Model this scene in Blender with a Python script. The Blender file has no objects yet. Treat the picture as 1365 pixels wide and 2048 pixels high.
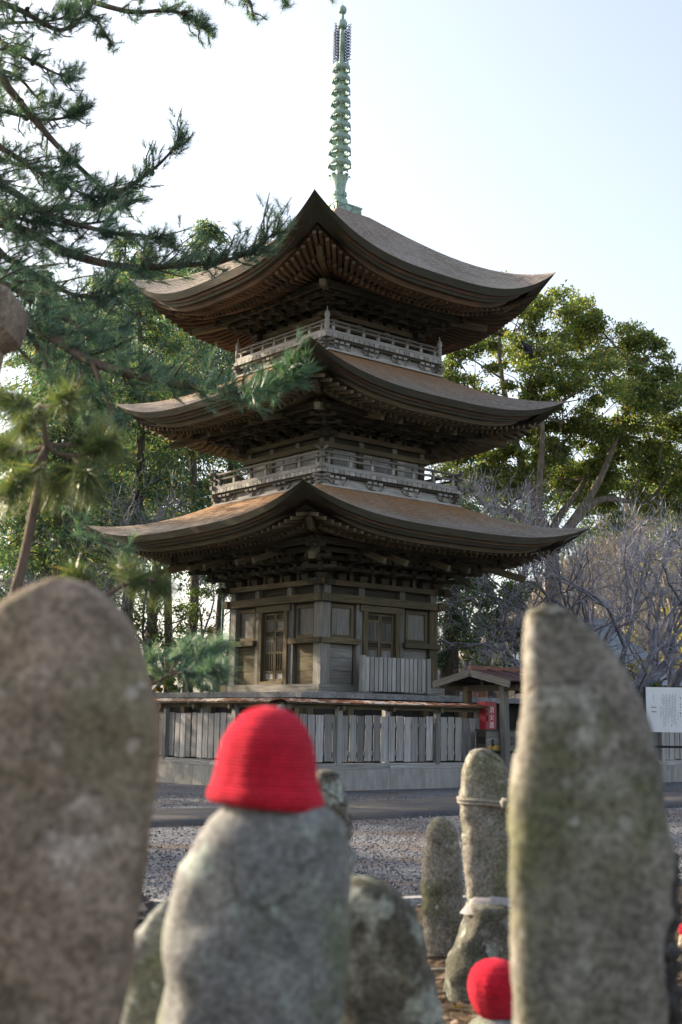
import bpy, math, random
import numpy as np
from math import radians, sin, cos, pi, sqrt
from mathutils import Vector, Matrix, Euler, noise as mnoise

random.seed(7)
RNG = np.random.default_rng(7)
scene = bpy.context.scene
COL = scene.collection

# ------------------------------------------------------------------ camera, sky, sun, exposure
CAM_H = 1.42
FPX = 2600.0                      # focal length in pixels of the 1365x2048 photograph
PITCH = radians(9.09)
ROLL = radians(1.018)
cd = bpy.data.cameras.new('camera')
cam = bpy.data.objects.new('camera', cd)
COL.objects.link(cam)
cam.matrix_world = (Matrix.Translation((0, 0, CAM_H)) @ Matrix.Rotation(pi / 2 + PITCH, 4, 'X')
                    @ Matrix.Rotation(ROLL, 4, 'Z'))
cd.sensor_fit = 'VERTICAL'
cd.sensor_height = 36.0
cd.sensor_width = 24.0
cd.lens = FPX / 2048.0 * 36.0
cd.clip_start = 0.05
cd.clip_end = 3000
cd.dof.use_dof = True
cd.dof.focus_distance = 33.0
cd.dof.aperture_fstop = 3.0
cd.dof.aperture_blades = 9
scene.camera = cam

SUN_AZ = radians(-62)             # clockwise from +Y (straight ahead): the sun stands to the left, a little behind the pagoda
SUN_EL = radians(25)
world = bpy.data.worlds.new('World')
scene.world = world
world.use_nodes = True
wn = world.node_tree
for n in list(wn.nodes):
    wn.nodes.remove(n)
sky = wn.nodes.new('ShaderNodeTexSky')
sky.sky_type = 'NISHITA'
sky.sun_disc = False
sky.sun_elevation = SUN_EL
sky.sun_rotation = SUN_AZ
sky.altitude = 20
sky.air_density = 0.95
sky.dust_density = 3.6
sky.ozone_density = 0.4
bg = wn.nodes.new('ShaderNodeBackground')
bg.inputs['Strength'].default_value = 0.135
wo = wn.nodes.new('ShaderNodeOutputWorld')
hsv = wn.nodes.new('ShaderNodeHueSaturation')     # desaturated for a paler sky
hsv.inputs['Saturation'].default_value = 0.66
wn.links.new(sky.outputs[0], hsv.inputs['Color'])
wn.links.new(hsv.outputs[0], bg.inputs[0])
wn.links.new(bg.outputs[0], wo.inputs[0])

sd = bpy.data.lights.new('sun', 'SUN')
sun = bpy.data.objects.new('sun', sd)
COL.objects.link(sun)
sd.energy = 4.0
sd.angle = radians(0.55)
sd.color = (1.0, 0.83, 0.62)
sdir = Vector((sin(SUN_AZ) * cos(SUN_EL), cos(SUN_AZ) * cos(SUN_EL), sin(SUN_EL)))
sun.rotation_euler = sdir.to_track_quat('Z', 'Y').to_euler()
sun.location = sdir * 60

vs = scene.view_settings
vs.view_transform = 'Standard'
vs.look = 'None'
vs.gamma = 1.0
vs.use_curve_mapping = False
vs.exposure = 1.45
scene.cycles.max_bounces = 6
scene.cycles.diffuse_bounces = 3
scene.cycles.glossy_bounces = 2
scene.cycles.transmission_bounces = 3
scene.cycles.transparent_max_bounces = 4
scene.cycles.use_denoising = True

# ------------------------------------------------------------------ where things stand: a pixel of the photograph at a given distance
def ray(x, y):
    a, b = x - 682.5, y - 1024.0
    u = a * cos(ROLL) + b * sin(ROLL)
    v = -a * sin(ROLL) + b * cos(ROLL)
    yc = -v / FPX
    return np.array([u / FPX, cos(PITCH) - yc * sin(PITCH), sin(PITCH) + yc * cos(PITCH)])

def at(x, y, dist):
    r = ray(x, y)
    return r / r[1] * dist + np.array([0, 0, CAM_H])

def gnd(x, y):
    r = ray(x, y)
    return (r * (-CAM_H / r[2]))[:2]

# ------------------------------------------------------------------ node helpers and materials
def new_mat(name):
    m = bpy.data.materials.new(name)
    m.use_nodes = True
    nt = m.node_tree
    for n in list(nt.nodes):
        nt.nodes.remove(n)
    return m, nt

class N:
    def __init__(s, nt):
        s.nt = nt
    def __call__(s, typ, inp=None, **props):
        n = s.nt.nodes.new('ShaderNode' + typ)
        for k, v in props.items():
            setattr(n, k, v)
        for k, v in (inp or {}).items():
            sock = n.inputs[k]
            if isinstance(v, bpy.types.NodeSocket):
                s.nt.links.new(v, sock)
            else:
                sock.default_value = v
        return n
    def ramp(s, fac, stops, interp='LINEAR'):
        n = s.nt.nodes.new('ShaderNodeValToRGB')
        s.nt.links.new(fac, n.inputs[0])
        cr = n.color_ramp
        cr.interpolation = interp
        while len(cr.elements) < len(stops):
            cr.elements.new(0.5)
        for e, (p, c) in zip(cr.elements, stops):
            e.position = p
            e.color = (c[0], c[1], c[2], 1) if hasattr(c, '__len__') else (c, c, c, 1)
        return n.outputs[0]
    def mix(s, fac, a, b, mode='MIX'):
        n = s.nt.nodes.new('ShaderNodeMix')
        n.data_type = 'RGBA'
        n.blend_type = mode
        for sock, v in ((n.inputs[0], fac), (n.inputs[6], a), (n.inputs[7], b)):
            if isinstance(v, bpy.types.NodeSocket):
                s.nt.links.new(v, sock)
            else:
                sock.default_value = v if not hasattr(v, '__len__') or len(v) == 4 else (*v, 1)
        return n.outputs[2]
    def math(s, op, a, b=0.0):
        n = s.nt.nodes.new('ShaderNodeMath')
        n.operation = op
        for i, v in enumerate((a, b)):
            if isinstance(v, bpy.types.NodeSocket):
                s.nt.links.new(v, n.inputs[i])
            else:
                n.inputs[i].default_value = v
        return n.outputs[0]
    def vmath(s, op, a, b):
        n = s.nt.nodes.new('ShaderNodeVectorMath')
        n.operation = op
        for i, v in enumerate((a, b)):
            if isinstance(v, bpy.types.NodeSocket):
                s.nt.links.new(v, n.inputs[i])
            else:
                n.inputs[i].default_value = v
        return n.outputs[0]
    def out(s, shader):
        o = s.nt.nodes.new('ShaderNodeOutputMaterial')
        s.nt.links.new(shader, o.inputs[0])
    def bump(s, h, strength, dist=0.02):
        n = s('Bump', {'Height': h, 'Strength': strength, 'Distance': dist})
        return n.outputs[0]
    def principled(s, col, rough=0.8, normal=None, spec=0.3, metallic=0.0, **kw):
        d = {'Base Color': col if isinstance(col, bpy.types.NodeSocket) else (*col, 1), 'Roughness': rough,
             'Specular IOR Level': spec, 'Metallic': metallic}
        if normal is not None:
            d['Normal'] = normal
        d.update(kw)
        return s('BsdfPrincipled', d).outputs[0]

def wood(name, dark, light, stain=None, rough=0.82, bump=0.5, grain=26.0, vary=0.5, spec=0.2):
    m, nt = new_mat(name)
    q = N(nt)
    uv = q('TexCoord').outputs['UV']
    oi = q('ObjectInfo').outputs['Random']
    off = q('CombineXYZ', {0: q.math('MULTIPLY', oi, 91.7), 1: q.math('MULTIPLY', oi, 37.3), 2: 0.0}).outputs[0]
    p = q.vmath('ADD', uv, off)
    wob = q('TexNoise', {'Vector': p, 'Scale': 1.4, 'Detail': 2.0}).outputs[0]
    p2 = q.vmath('ADD', p, q('CombineXYZ', {0: 0.0, 1: q.math('MULTIPLY', wob, 0.07), 2: 0.0}).outputs[0])
    g = q('TexNoise', {'Vector': q.vmath('MULTIPLY', p2, (1.3, grain, 1.0)), 'Scale': 1.0, 'Detail': 7.0, 'Roughness': 0.62}).outputs[0]
    col = q.ramp(g, [(0.30, dark), (0.66, light)])
    gpos = q('NewGeometry').outputs['Position']
    big = q('TexNoise', {'Vector': gpos, 'Scale': 1.1, 'Detail': 4.0}).outputs[0]
    if stain:
        col = q.mix(q.ramp(big, [(0.42, 0.0), (0.66, 0.75)]), col, stain)
    val = q.math('ADD', q.math('MULTIPLY', oi, vary), 1.0 - vary * 0.5)
    col = q.mix(1.0, col, q('CombineColor', {0: val, 1: val, 2: val}).outputs[0], 'MULTIPLY')
    q.out(q.principled(col, rough, q.bump(g, bump, 0.012), spec))
    return m

def stone(name, c1, c2, lichen, moss=None, scale=9.0, bump=0.6, lich=0.58):
    m, nt = new_mat(name)
    q = N(nt)
    oi = q('ObjectInfo').outputs['Random']
    p = q.vmath('ADD', q('TexCoord').outputs['Object'], q('CombineXYZ', {0: q.math('MULTIPLY', oi, 13.0), 1: q.math('MULTIPLY', oi, 7.0), 2: 0.0}).outputs[0])
    a = q('TexNoise', {'Vector': p, 'Scale': scale, 'Detail': 9.0, 'Roughness': 0.68}).outputs[0]
    b = q('TexNoise', {'Vector': p, 'Scale': scale * 0.28, 'Detail': 5.0, 'Roughness': 0.6}).outputs[0]
    col = q.ramp(a, [(0.30, [v * 1.05 for v in c1]), (0.70, [v * 0.98 for v in c2])])
    if moss:
        col = q.mix(q.ramp(b, [(0.47, 0.0), (0.6, 0.85)]), col, moss)
    l = q('TexNoise', {'Vector': p, 'Scale': scale * 1.3, 'Detail': 4.0, 'Roughness': 0.55}).outputs[0]
    l2 = q('TexNoise', {'Vector': q.vmath('ADD', p, (31.0, 4.0, 8.0)), 'Scale': scale * 0.55, 'Detail': 3.0}).outputs[0]
    lf = q.math('MULTIPLY', q.ramp(l, [(lich, 0.0), (lich + 0.07, 1.0)]), q.ramp(l2, [(0.44, 0.0), (0.58, 0.75)]))
    col = q.mix(lf, col, lichen)
    sp = q('TexNoise', {'Vector': p, 'Scale': scale * 8.0, 'Detail': 5.0, 'Roughness': 0.75}).outputs[0]
    col = q.mix(0.55, col, q.mix(1.0, col, q.ramp(sp, [(0.38, 0.30), (0.64, 1.8)]), 'MULTIPLY'))
    tone = q('TexNoise', {'Vector': q.vmath('MULTIPLY', p, (1.0, 1.0, 0.45)), 'Scale': scale * 0.22, 'Detail': 3.0}).outputs[0]
    col = q.mix(1.0, col, q.ramp(tone, [(0.34, (0.70, 0.68, 0.66)), (0.66, (1.22, 1.2, 1.18))]), 'MULTIPLY')
    wp = q.vmath('ADD', p, q.vmath('MULTIPLY', q('TexNoise', {'Vector': p, 'Scale': scale * 0.6, 'Detail': 4.0}).outputs['Color'], (0.12, 0.12, 0.12)))
    cr = q('TexVoronoi', {'Vector': wp, 'Scale': scale * 0.42}, feature='DISTANCE_TO_EDGE').outputs[0]
    crm = q.math('MULTIPLY', q.ramp(cr, [(0.0, 1.0), (0.018, 0.0)]), q.ramp(l2, [(0.5, 0.0), (0.6, 0.8)]))
    col = q.mix(crm, col, q.mix(1.0, col, (0.35, 0.33, 0.3), 'MULTIPLY'))
    spot = q('TexVoronoi', {'Vector': wp, 'Scale': scale * 1.9}).outputs[0]
    col = q.mix(q.math('MULTIPLY', q.ramp(spot, [(0.16, 1.0), (0.21, 0.0)]), q.ramp(b, [(0.50, 0.0), (0.56, 0.65)])), col, lichen)
    h = q.math('ADD', q.math('MULTIPLY', a, 1.0), q.math('MULTIPLY', sp, 0.35))
    h = q.math('SUBTRACT', h, q.math('MULTIPLY', crm, 0.6))
    q.out(q.principled(col, 0.92, q.bump(h, bump, 0.02), 0.15))
    return m

def leaf(name, stops, trans=0.45, rough=0.5, spec=0.35, tcol=None):
    m, nt = new_mat(name)
    q = N(nt)
    r = q('NewGeometry').outputs['Random Per Island']
    col = q.ramp(r, stops)
    pr = q.principled(col, rough, None, spec)
    tc = q.mix(1.0, col, tcol or (1.25, 1.3, 0.55), 'MULTIPLY')
    tr = q('BsdfTranslucent', {'Color': tc}).outputs[0]
    mx = q('MixShader', {0: trans, 1: pr, 2: tr}).outputs[0]
    q.out(mx)
    return m

def bark(name, c1, c2, scale=14.0, stretch=0.25):
    m, nt = new_mat(name)
    q = N(nt)
    p = q.vmath('MULTIPLY', q('TexCoord').outputs['Object'], (1.0, 1.0, stretch))
    a = q('TexNoise', {'Vector': p, 'Scale': scale, 'Detail': 6.0, 'Roughness': 0.7}).outputs[0]
    col = q.ramp(a, [(0.32, c1), (0.68, c2)])
    q.out(q.principled(col, 0.9, q.bump(a, 0.9, 0.03), 0.15))
    return m

def plain(name, c, rough=0.6, noise=0.15, scale=12.0, metallic=0.0, spec=0.3, bump=0.1):
    m, nt = new_mat(name)
    q = N(nt)
    p = q('NewGeometry').outputs['Position']
    a = q('TexNoise', {'Vector': p, 'Scale': scale, 'Detail': 5.0}).outputs[0]
    col = q.ramp(a, [(0.3, [x * (1 - noise) for x in c]), (0.7, [min(1, x * (1 + noise)) for x in c])])
    q.out(q.principled(col, rough, q.bump(a, bump, 0.01), spec, metallic))
    return m

M = {}
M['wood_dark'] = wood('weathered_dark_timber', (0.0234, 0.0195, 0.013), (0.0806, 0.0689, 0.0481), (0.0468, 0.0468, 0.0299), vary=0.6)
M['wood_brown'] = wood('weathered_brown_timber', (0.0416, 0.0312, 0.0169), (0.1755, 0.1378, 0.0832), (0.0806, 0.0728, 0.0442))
M['wood_grey'] = wood('weathered_grey_timber', (0.0845, 0.078, 0.0676), (0.26, 0.247, 0.2236), (0.143, 0.1365, 0.1105))
M['wood_pale'] = wood('pale_silvered_timber', (0.182, 0.1755, 0.1625), (0.468, 0.4485, 0.4225), (0.286, 0.273, 0.2405), vary=0.6)
M['wood_rafter'] = wood('red_brown_rafter_timber', (0.04563, 0.02974, 0.0169), (0.1521, 0.09724, 0.0546), (0.06084, 0.04805, 0.0338), vary=0.7)
M['fence_wood'] = wood('grey_fence_timber', (0.1495, 0.1426, 0.1357), (0.437, 0.4232, 0.4048), (0.2645, 0.2472, 0.2242), vary=0.95, grain=30)
M['eave_wood'] = wood('layered_eave_timber', (0.0338, 0.0234, 0.0143), (0.1235, 0.078, 0.0429), (0.052, 0.0416, 0.026), grain=40, vary=0.5)
M['eave_red'] = wood('red_brown_eave_boards', (0.04875, 0.02974, 0.0169), (0.1658, 0.09381, 0.052), (0.04875, 0.04118, 0.0286), grain=30, vary=0.3)
M['eave_bark'] = wood('layered_bark_edge', (0.0182, 0.0169, 0.0117), (0.091, 0.0715, 0.0468), (0.0364, 0.0416, 0.026), grain=50, vary=0.2, bump=0.9)

def shingle():
    m, nt = new_mat('cypress_bark_shingles')
    q = N(nt)
    uv = q('TexCoord').outputs['UV']
    wob = q('TexNoise', {'Vector': q.vmath('MULTIPLY', uv, (1.6, 3.0, 1.0)), 'Scale': 1.0, 'Detail': 3.0}).outputs[0]
    p = q.vmath('ADD', uv, q('CombineXYZ', {0: 0.0, 1: q.math('MULTIPLY', wob, 0.05), 2: 0.0}).outputs[0])
    fib = q('TexNoise', {'Vector': q.vmath('MULTIPLY', p, (3.2, 17.0, 1.0)), 'Scale': 1.0, 'Detail': 6.0, 'Roughness': 0.7}).outputs[0]
    fine = q('TexNoise', {'Vector': q.vmath('MULTIPLY', p, (12.0, 22.0, 1.0)), 'Scale': 1.0, 'Detail': 4.0, 'Roughness': 0.7}).outputs[0]
    br = q('TexBrick', {'Vector': q.vmath('MULTIPLY', p, (1.0, 1.0, 1.0)), 'Scale': 1.0, 'Mortar Size': 0.016, 'Brick Width': 0.30, 'Row Height': 0.10,
                        'Color1': (0.75, 0.75, 0.75, 1), 'Color2': (1.15, 1.15, 1.15, 1), 'Mortar': (0.28, 0.28, 0.28, 1)}, offset=0.37).outputs['Color']
    col = q.ramp(fib, [(0.30, (0.11, 0.088, 0.070)), (0.5, (0.29, 0.235, 0.185)), (0.72, (0.50, 0.43, 0.36))])
    col = q.mix(0.7, col, q.mix(1.0, col, br, 'MULTIPLY'))
    big = q('TexNoise', {'Vector': q('NewGeometry').outputs['Position'], 'Scale': 0.7, 'Detail': 5.0, 'Roughness': 0.6}).outputs[0]
    col = q.mix(q.ramp(big, [(0.4, 0.0), (0.65, 0.5)]), col, (0.36, 0.325, 0.29))
    st = q('TexNoise', {'Vector': q.vmath('MULTIPLY', uv, (1.3, 0.5, 1.0)), 'Scale': 1.0, 'Detail': 6.0, 'Roughness': 0.68}).outputs[0]
    col = q.mix(q.ramp(st, [(0.50, 0.0), (0.68, 0.65)]), col, (0.13, 0.105, 0.082))
    ms = q('TexNoise', {'Vector': q('NewGeometry').outputs['Position'], 'Scale': 1.9, 'Detail': 7.0, 'Roughness': 0.7}).outputs[0]
    col = q.mix(q.ramp(ms, [(0.60, 0.0), (0.70, 0.55)]), col, (0.12, 0.125, 0.07))
    # bark sheltered by the storey above stays orange-brown, open bark has silvered
    vv = q('SeparateXYZ', {0: uv}).outputs[1]
    shel = q.ramp(q.math('DIVIDE', q.math('ADD', vv, q.math('MULTIPLY', big, 0.9)), 3.0), [(0.26, 1.0), (0.85, 0.0)])
    shel = q.math('MULTIPLY', shel, q.ramp(q.math('DIVIDE', q('SeparateXYZ', {0: q('NewGeometry').outputs['Position']}).outputs[2], 20.0), [(0.60, 1.0), (0.64, 0.12)]))
    col = q.mix(q.math('MULTIPLY', shel, 0.8), col, q.ramp(fib, [(0.3, (0.16, 0.075, 0.028)), (0.55, (0.42, 0.215, 0.085)), (0.75, (0.58, 0.34, 0.16))]))
    h = q.math('ADD', q.math('MULTIPLY', fib, 0.6), q.math('MULTIPLY', fine, 0.7))
    q.out(q.principled(col, 0.78, q.bump(h, 0.9, 0.03), 0.22))
    return m
M['shingle'] = shingle()

def copper():
    m, nt = new_mat('green_patina_bronze')
    q = N(nt)
    p = q('TexCoord').outputs['Object']
    a = q('TexNoise', {'Vector': q.vmath('MULTIPLY', p, (1.0, 1.0, 0.35)), 'Scale': 9.0, 'Detail': 6.0, 'Roughness': 0.65}).outputs[0]
    col = q.ramp(a, [(0.3, (0.17, 0.235, 0.175)), (0.5, (0.30, 0.42, 0.345)), (0.75, (0.42, 0.54, 0.47))])
    b = q('TexNoise', {'Vector': q.vmath('MULTIPLY', p, (3.0, 3.0, 0.5)), 'Scale': 3.0, 'Detail': 4.0}).outputs[0]
    col = q.mix(q.ramp(b, [(0.5, 0.0), (0.68, 0.85)]), col, (0.10, 0.09, 0.045))
    q.out(q.principled(col, 0.55, q.bump(a, 0.3, 0.01), 0.4, 0.25))
    return m
M['patina'] = copper()
M['iron_dark'] = plain('dark_bronze_filigree', (0.05, 0.06, 0.09), 0.5, 0.3)

M['stone_brown'] = stone('brown_grey_stele_stone', (0.1449, 0.1122, 0.08549), (0.3581, 0.2831, 0.2207), (0.5172, 0.4463, 0.3866), (0.1862, 0.1631, 0.1097), 8.0)
M['stone_olive'] = stone('olive_grey_stele_stone', (0.121, 0.1157, 0.09425), (0.2883, 0.27, 0.232), (0.384, 0.3857, 0.3407), (0.1181, 0.1253, 0.05945), 8.0)
M['stone_grey'] = stone('blue_grey_statue_stone', (0.1299, 0.1348, 0.1315), (0.3016, 0.3081, 0.3008), (0.363, 0.432, 0.3922), (0.1462, 0.1721, 0.1096), 11.0)
M['stone_moss'] = stone('dark_mossy_rock', (0.0598, 0.0572, 0.0481), (0.1859, 0.1794, 0.1495), (0.4069, 0.455, 0.4069), (0.0663, 0.0715, 0.0416), 9.0, 0.8, 0.52)
M['stone_dark'] = stone('dark_rough_rock', (0.039, 0.0364, 0.0364), (0.13, 0.1235, 0.1235), (0.286, 0.286, 0.286), None, 14.0, 0.9)
M['stone_warm'] = stone('warm_tan_rock', (0.208, 0.1768, 0.1248), (0.416, 0.364, 0.2808), (0.468, 0.4368, 0.364), None, 9.0)
M['granite'] = stone('speckled_granite', (0.1326, 0.1066, 0.078), (0.312, 0.2574, 0.195), (0.3744, 0.3432, 0.2964), None, 16.0, 0.5)
M['mortar'] = plain('pale_mortar', (0.30, 0.28, 0.27), 0.95, 0.2, 30)

def knit():
    m, nt = new_mat('red_knitted_wool')
    q = N(nt)
    uv = q('TexCoord').outputs['UV']
    w = q('TexWave', {'Vector': uv, 'Scale': 9.0, 'Distortion': 1.2, 'Detail': 1.0}, bands_direction='Y').outputs[0]
    w2 = q('TexWave', {'Vector': uv, 'Scale': 26.0, 'Distortion': 1.0, 'Detail': 1.0}, bands_direction='X').outputs[0]
    a = q('TexNoise', {'Vector': q('TexCoord').outputs['Object'], 'Scale': 12.0, 'Detail': 4.0}).outputs[0]
    col = q.ramp(a, [(0.3, (0.56, 0.014, 0.028)), (0.7, (0.80, 0.022, 0.05))])
    h = q.math('ADD', w, q.math('MULTIPLY', w2, 0.5))
    col = q.mix(0.8, col, q.mix(1.0, col, q.ramp(w, [(0.0, 0.55), (0.6, 1.1)]), 'MULTIPLY'))
    fz = q('TexNoise', {'Vector': q('TexCoord').outputs['Object'], 'Scale': 160.0, 'Detail': 3.0}).outputs[0]
    col = q.mix(0.6, col, q.mix(1.0, col, q.ramp(fz, [(0.35, 0.5), (0.65, 1.4)]), 'MULTIPLY'))
    n = q.bump(q.math('ADD', h, q.math('MULTIPLY', fz, 0.6)), 0.8, 0.006)
    sh = q('BsdfPrincipled', {'Base Color': col, 'Roughness': 0.95, 'Specular IOR Level': 0.05, 'Normal': n,
                              'Sheen Weight': 0.35, 'Sheen Roughness': 0.5, 'Sheen Tint': (1.0, 0.25, 0.35, 1)}).outputs[0]
    q.out(sh)
    return m
M['knit'] = knit()

def ground_mat():
    m, nt = new_mat('crushed_stone_and_litter')
    q = N(nt)
    p = q('NewGeometry').outputs['Position']
    v = q('TexVoronoi', {'Vector': p, 'Scale': 42.0, 'Randomness': 1.0})
    cell = q('SeparateColor', {0: v.outputs['Color']}).outputs[0]
    col = q.ramp(cell, [(0.0, (0.055, 0.061, 0.074)), (0.5, (0.125, 0.134, 0.154)), (1.0, (0.25, 0.257, 0.275))])
    big = q('TexNoise', {'Vector': q.vmath('MULTIPLY', p, (0.45, 1.0, 1.0)), 'Scale': 0.9, 'Detail': 8.0, 'Roughness': 0.7}).outputs[0]
    lit = q('TexNoise', {'Vector': p, 'Scale': 60.0, 'Detail': 3.0}).outputs[0]
    brown = q.ramp(lit, [(0.35, (0.05, 0.035, 0.022)), (0.65, (0.23, 0.15, 0.085))])
    col = q.mix(q.ramp(big, [(0.50, 0.0), (0.62, 0.75)]), col, brown)
    h = q.math('SUBTRACT', 1.0, v.outputs['Distance'])
    q.out(q.principled(col, 0.9, q.bump(q.math('ADD', h, q.math('MULTIPLY', lit, 0.3)), 0.9, 0.03), 0.25))
    return m
M['gravel_ground'] = ground_mat()

def soil_mat():
    m, nt = new_mat('leaf_littered_soil')
    q = N(nt)
    p = q('NewGeometry').outputs['Position']
    a = q('TexNoise', {'Vector': p, 'Scale': 28.0, 'Detail': 8.0, 'Roughness': 0.75}).outputs[0]
    b = q('TexNoise', {'Vector': p, 'Scale': 3.0, 'Detail': 4.0}).outputs[0]
    col = q.ramp(a, [(0.3, (0.03, 0.024, 0.018)), (0.6, (0.13, 0.098, 0.066)), (0.8, (0.25, 0.20, 0.14))])
    col = q.mix(q.ramp(b, [(0.5, 0.0), (0.7, 0.5)]), col, (0.10, 0.09, 0.08))
    q.out(q.principled(col, 0.95, q.bump(a, 1.0, 0.05), 0.15))
    return m
M['soil'] = soil_mat()

def asphalt_mat():
    m, nt = new_mat('worn_asphalt')
    q = N(nt)
    p = q('NewGeometry').outputs['Position']
    a = q('TexNoise', {'Vector': p, 'Scale': 110.0, 'Detail': 3.0}).outputs[0]
    b = q('TexNoise', {'Vector': p, 'Scale': 0.8, 'Detail': 6.0}).outputs[0]
    col = q.ramp(a, [(0.3, (0.04, 0.042, 0.048)), (0.7, (0.09, 0.093, 0.102))])
    col = q.mix(q.ramp(b, [(0.45, 0.0), (0.62, 0.8)]), col, (0.12, 0.105, 0.09))
    cz = q('TexNoise', {'Vector': q.vmath('MULTIPLY', p, (1.0, 3.0, 1.0)), 'Scale': 2.6, 'Detail': 7.0, 'Roughness': 0.75}).outputs[0]
    col = q.mix(q.ramp(cz, [(0.54, 0.0), (0.63, 0.7)]), col, (0.17, 0.12, 0.08))
    q.out(q.principled(col, 0.78, q.bump(a, 0.6, 0.01), 0.3))
    return m
M['asphalt'] = asphalt_mat()

def concrete_mat():
    m, nt = new_mat('stained_concrete')
    q = N(nt)
    p = q('NewGeometry').outputs['Position']
    a = q('TexNoise', {'Vector': q.vmath('MULTIPLY', p, (2.2, 2.2, 0.6)), 'Scale': 3.0, 'Detail': 7.0, 'Roughness': 0.65}).outputs[0]
    f = q('TexNoise', {'Vector': p, 'Scale': 55.0, 'Detail': 4.0}).outputs[0]
    col = q.ramp(a, [(0.3, (0.19, 0.175, 0.15)), (0.55, (0.33, 0.315, 0.285)), (0.75, (0.42, 0.405, 0.375))])
    col = q.mix(0.25, col, q.ramp(f, [(0.3, 0.1), (0.7, 0.5)]))
    q.out(q.principled(col, 0.93, q.bump(f, 0.35, 0.01), 0.2))
    return m
M['concrete'] = concrete_mat()

def rust_mat():
    m, nt = new_mat('rusted_painted_sheet')
    q = N(nt)
    p = q('NewGeometry').outputs['Position']
    oi = q('ObjectInfo').outputs['Random']
    a = q('TexNoise', {'Vector': p, 'Scale': 5.0, 'Detail': 7.0, 'Roughness': 0.65}).outputs[0]
    s = q.math('ADD', a, q.math('MULTIPLY', q.math('SUBTRACT', oi, 0.5), 0.16))
    col = q.ramp(s, [(0.36, (0.06, 0.03, 0.022)), (0.48, (0.20, 0.075, 0.035)), (0.55, (0.32, 0.15, 0.07)), (0.58, (0.48, 0.43, 0.37)), (0.8, (0.56, 0.53, 0.49))])
    q.out(q.principled(col, 0.7, q.bump(a, 0.4, 0.01), 0.35))
    return m
M['rust'] = rust_mat()

M['underfloor_shade'] = plain('shade_dark_underfloor', (0.035, 0.032, 0.028), 0.95, 0.3, 3)  # dark colour painted in for the shade behind the podium posts
M['slab'] = stone('podium_edge_stone', (0.17, 0.17, 0.17), (0.32, 0.32, 0.32), (0.4, 0.4, 0.4), None, 7.0, 0.4)
M['roof_metal'] = plain('red_brown_metal_roof', (0.085, 0.05, 0.05), 0.45, 0.35, 3.0, 0.2, 0.4)
M['roof_ridge'] = plain('red_brown_ridge_board', (0.20, 0.085, 0.055), 0.6, 0.3, 6)
M['red_paint'] = plain('red_painted_steel', (0.42, 0.035, 0.05), 0.42, 0.15, 4, 0.0, 0.5)
M['white_paint'] = plain('white_painted_board', (0.78, 0.78, 0.78), 0.5, 0.04, 3)
M['letter_white'] = plain('white_lettering', (0.8, 0.78, 0.76), 0.6, 0.05)
M['ink'] = plain('black_ink', (0.025, 0.025, 0.035), 0.7, 0.2)
M['ink_soft'] = plain('faded_ink', (0.16, 0.165, 0.20), 0.7, 0.2)
M['black_steel'] = plain('black_painted_post', (0.02, 0.02, 0.022), 0.5, 0.3)
M['brass'] = plain('yellowed_brass', (0.45, 0.28, 0.07), 0.4, 0.3, 20, 0.6)
M['tape'] = plain('ochre_panel', (0.40, 0.24, 0.06), 0.7, 0.3, 10)
M['rope'] = plain('bleached_straw_rope', (0.24, 0.215, 0.175), 0.95, 0.25, 60, bump=0.5)
M['pipe_green'] = plain('green_copper_downpipe', (0.14, 0.30, 0.24), 0.6, 0.2)
M['pink_sheet'] = plain('pink_corrugated_sheet', (0.62, 0.33, 0.26), 0.6, 0.2, 3)
M['pale_wall'] = plain('pale_plaster', (0.55, 0.50, 0.44), 0.9, 0.12, 2)
M['slate'] = wood('blue_grey_roof_tiles', (0.16, 0.19, 0.22), (0.33, 0.37, 0.41), None, grain=14, vary=0.1, rough=0.6)
M['crow'] = plain('black_feathers', (0.012, 0.012, 0.018), 0.45, 0.3, 30)
M['hill'] = plain('dry_hillside_soil', (0.16, 0.14, 0.125), 0.95, 0.45, 0.35, bump=0.6)

M['needle'] = leaf('pine_needles', [(0.0, (0.03726, 0.0877, 0.08775)), (0.5, (0.08073, 0.1693, 0.1552)), (0.85, (0.1475, 0.2495, 0.211)), (1.0, (0.2794, 0.2722, 0.135))], 0.42, 0.42, 0.5)
M['needle_fresh'] = leaf('bright_pine_needles', [(0.0, (0.0351, 0.0891, 0.0702)), (0.6, (0.0729, 0.1553, 0.1134)), (1.0, (0.1485, 0.2295, 0.1553))], 0.35, 0.4, 0.5)
M['needle_young'] = leaf('yellow_green_pine_needles', [(0.0, (0.0351, 0.0702, 0.0243)), (0.5, (0.0837, 0.1323, 0.0459)), (0.88, (0.1688, 0.2025, 0.08775)), (1.0, (0.405, 0.297, 0.108))], 0.38, 0.33, 0.6)
M['cedar'] = leaf('cedar_sprays', [(0.0, (0.0351, 0.081, 0.0648)), (0.5, (0.0702, 0.1418, 0.1053)), (0.82, (0.135, 0.2025, 0.1107)), (0.93, (0.297, 0.27, 0.0945)), (1.0, (0.432, 0.351, 0.1148))], 0.45, 0.55, 0.3)
M['camphor'] = leaf('camphor_leaves', [(0.0, (0.0675, 0.1148, 0.0486)), (0.5, (0.135, 0.1958, 0.0675)), (0.82, (0.2362, 0.2565, 0.0702)), (1.0, (0.432, 0.351, 0.0675))], 0.5, 0.42, 0.45)
M['shrub'] = leaf('evergreen_shrub_leaves', [(0.0, (0.0405, 0.081, 0.0351)), (0.6, (0.0972, 0.1647, 0.06075)), (1.0, (0.27, 0.2767, 0.081))], 0.45, 0.45, 0.4)
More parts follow.
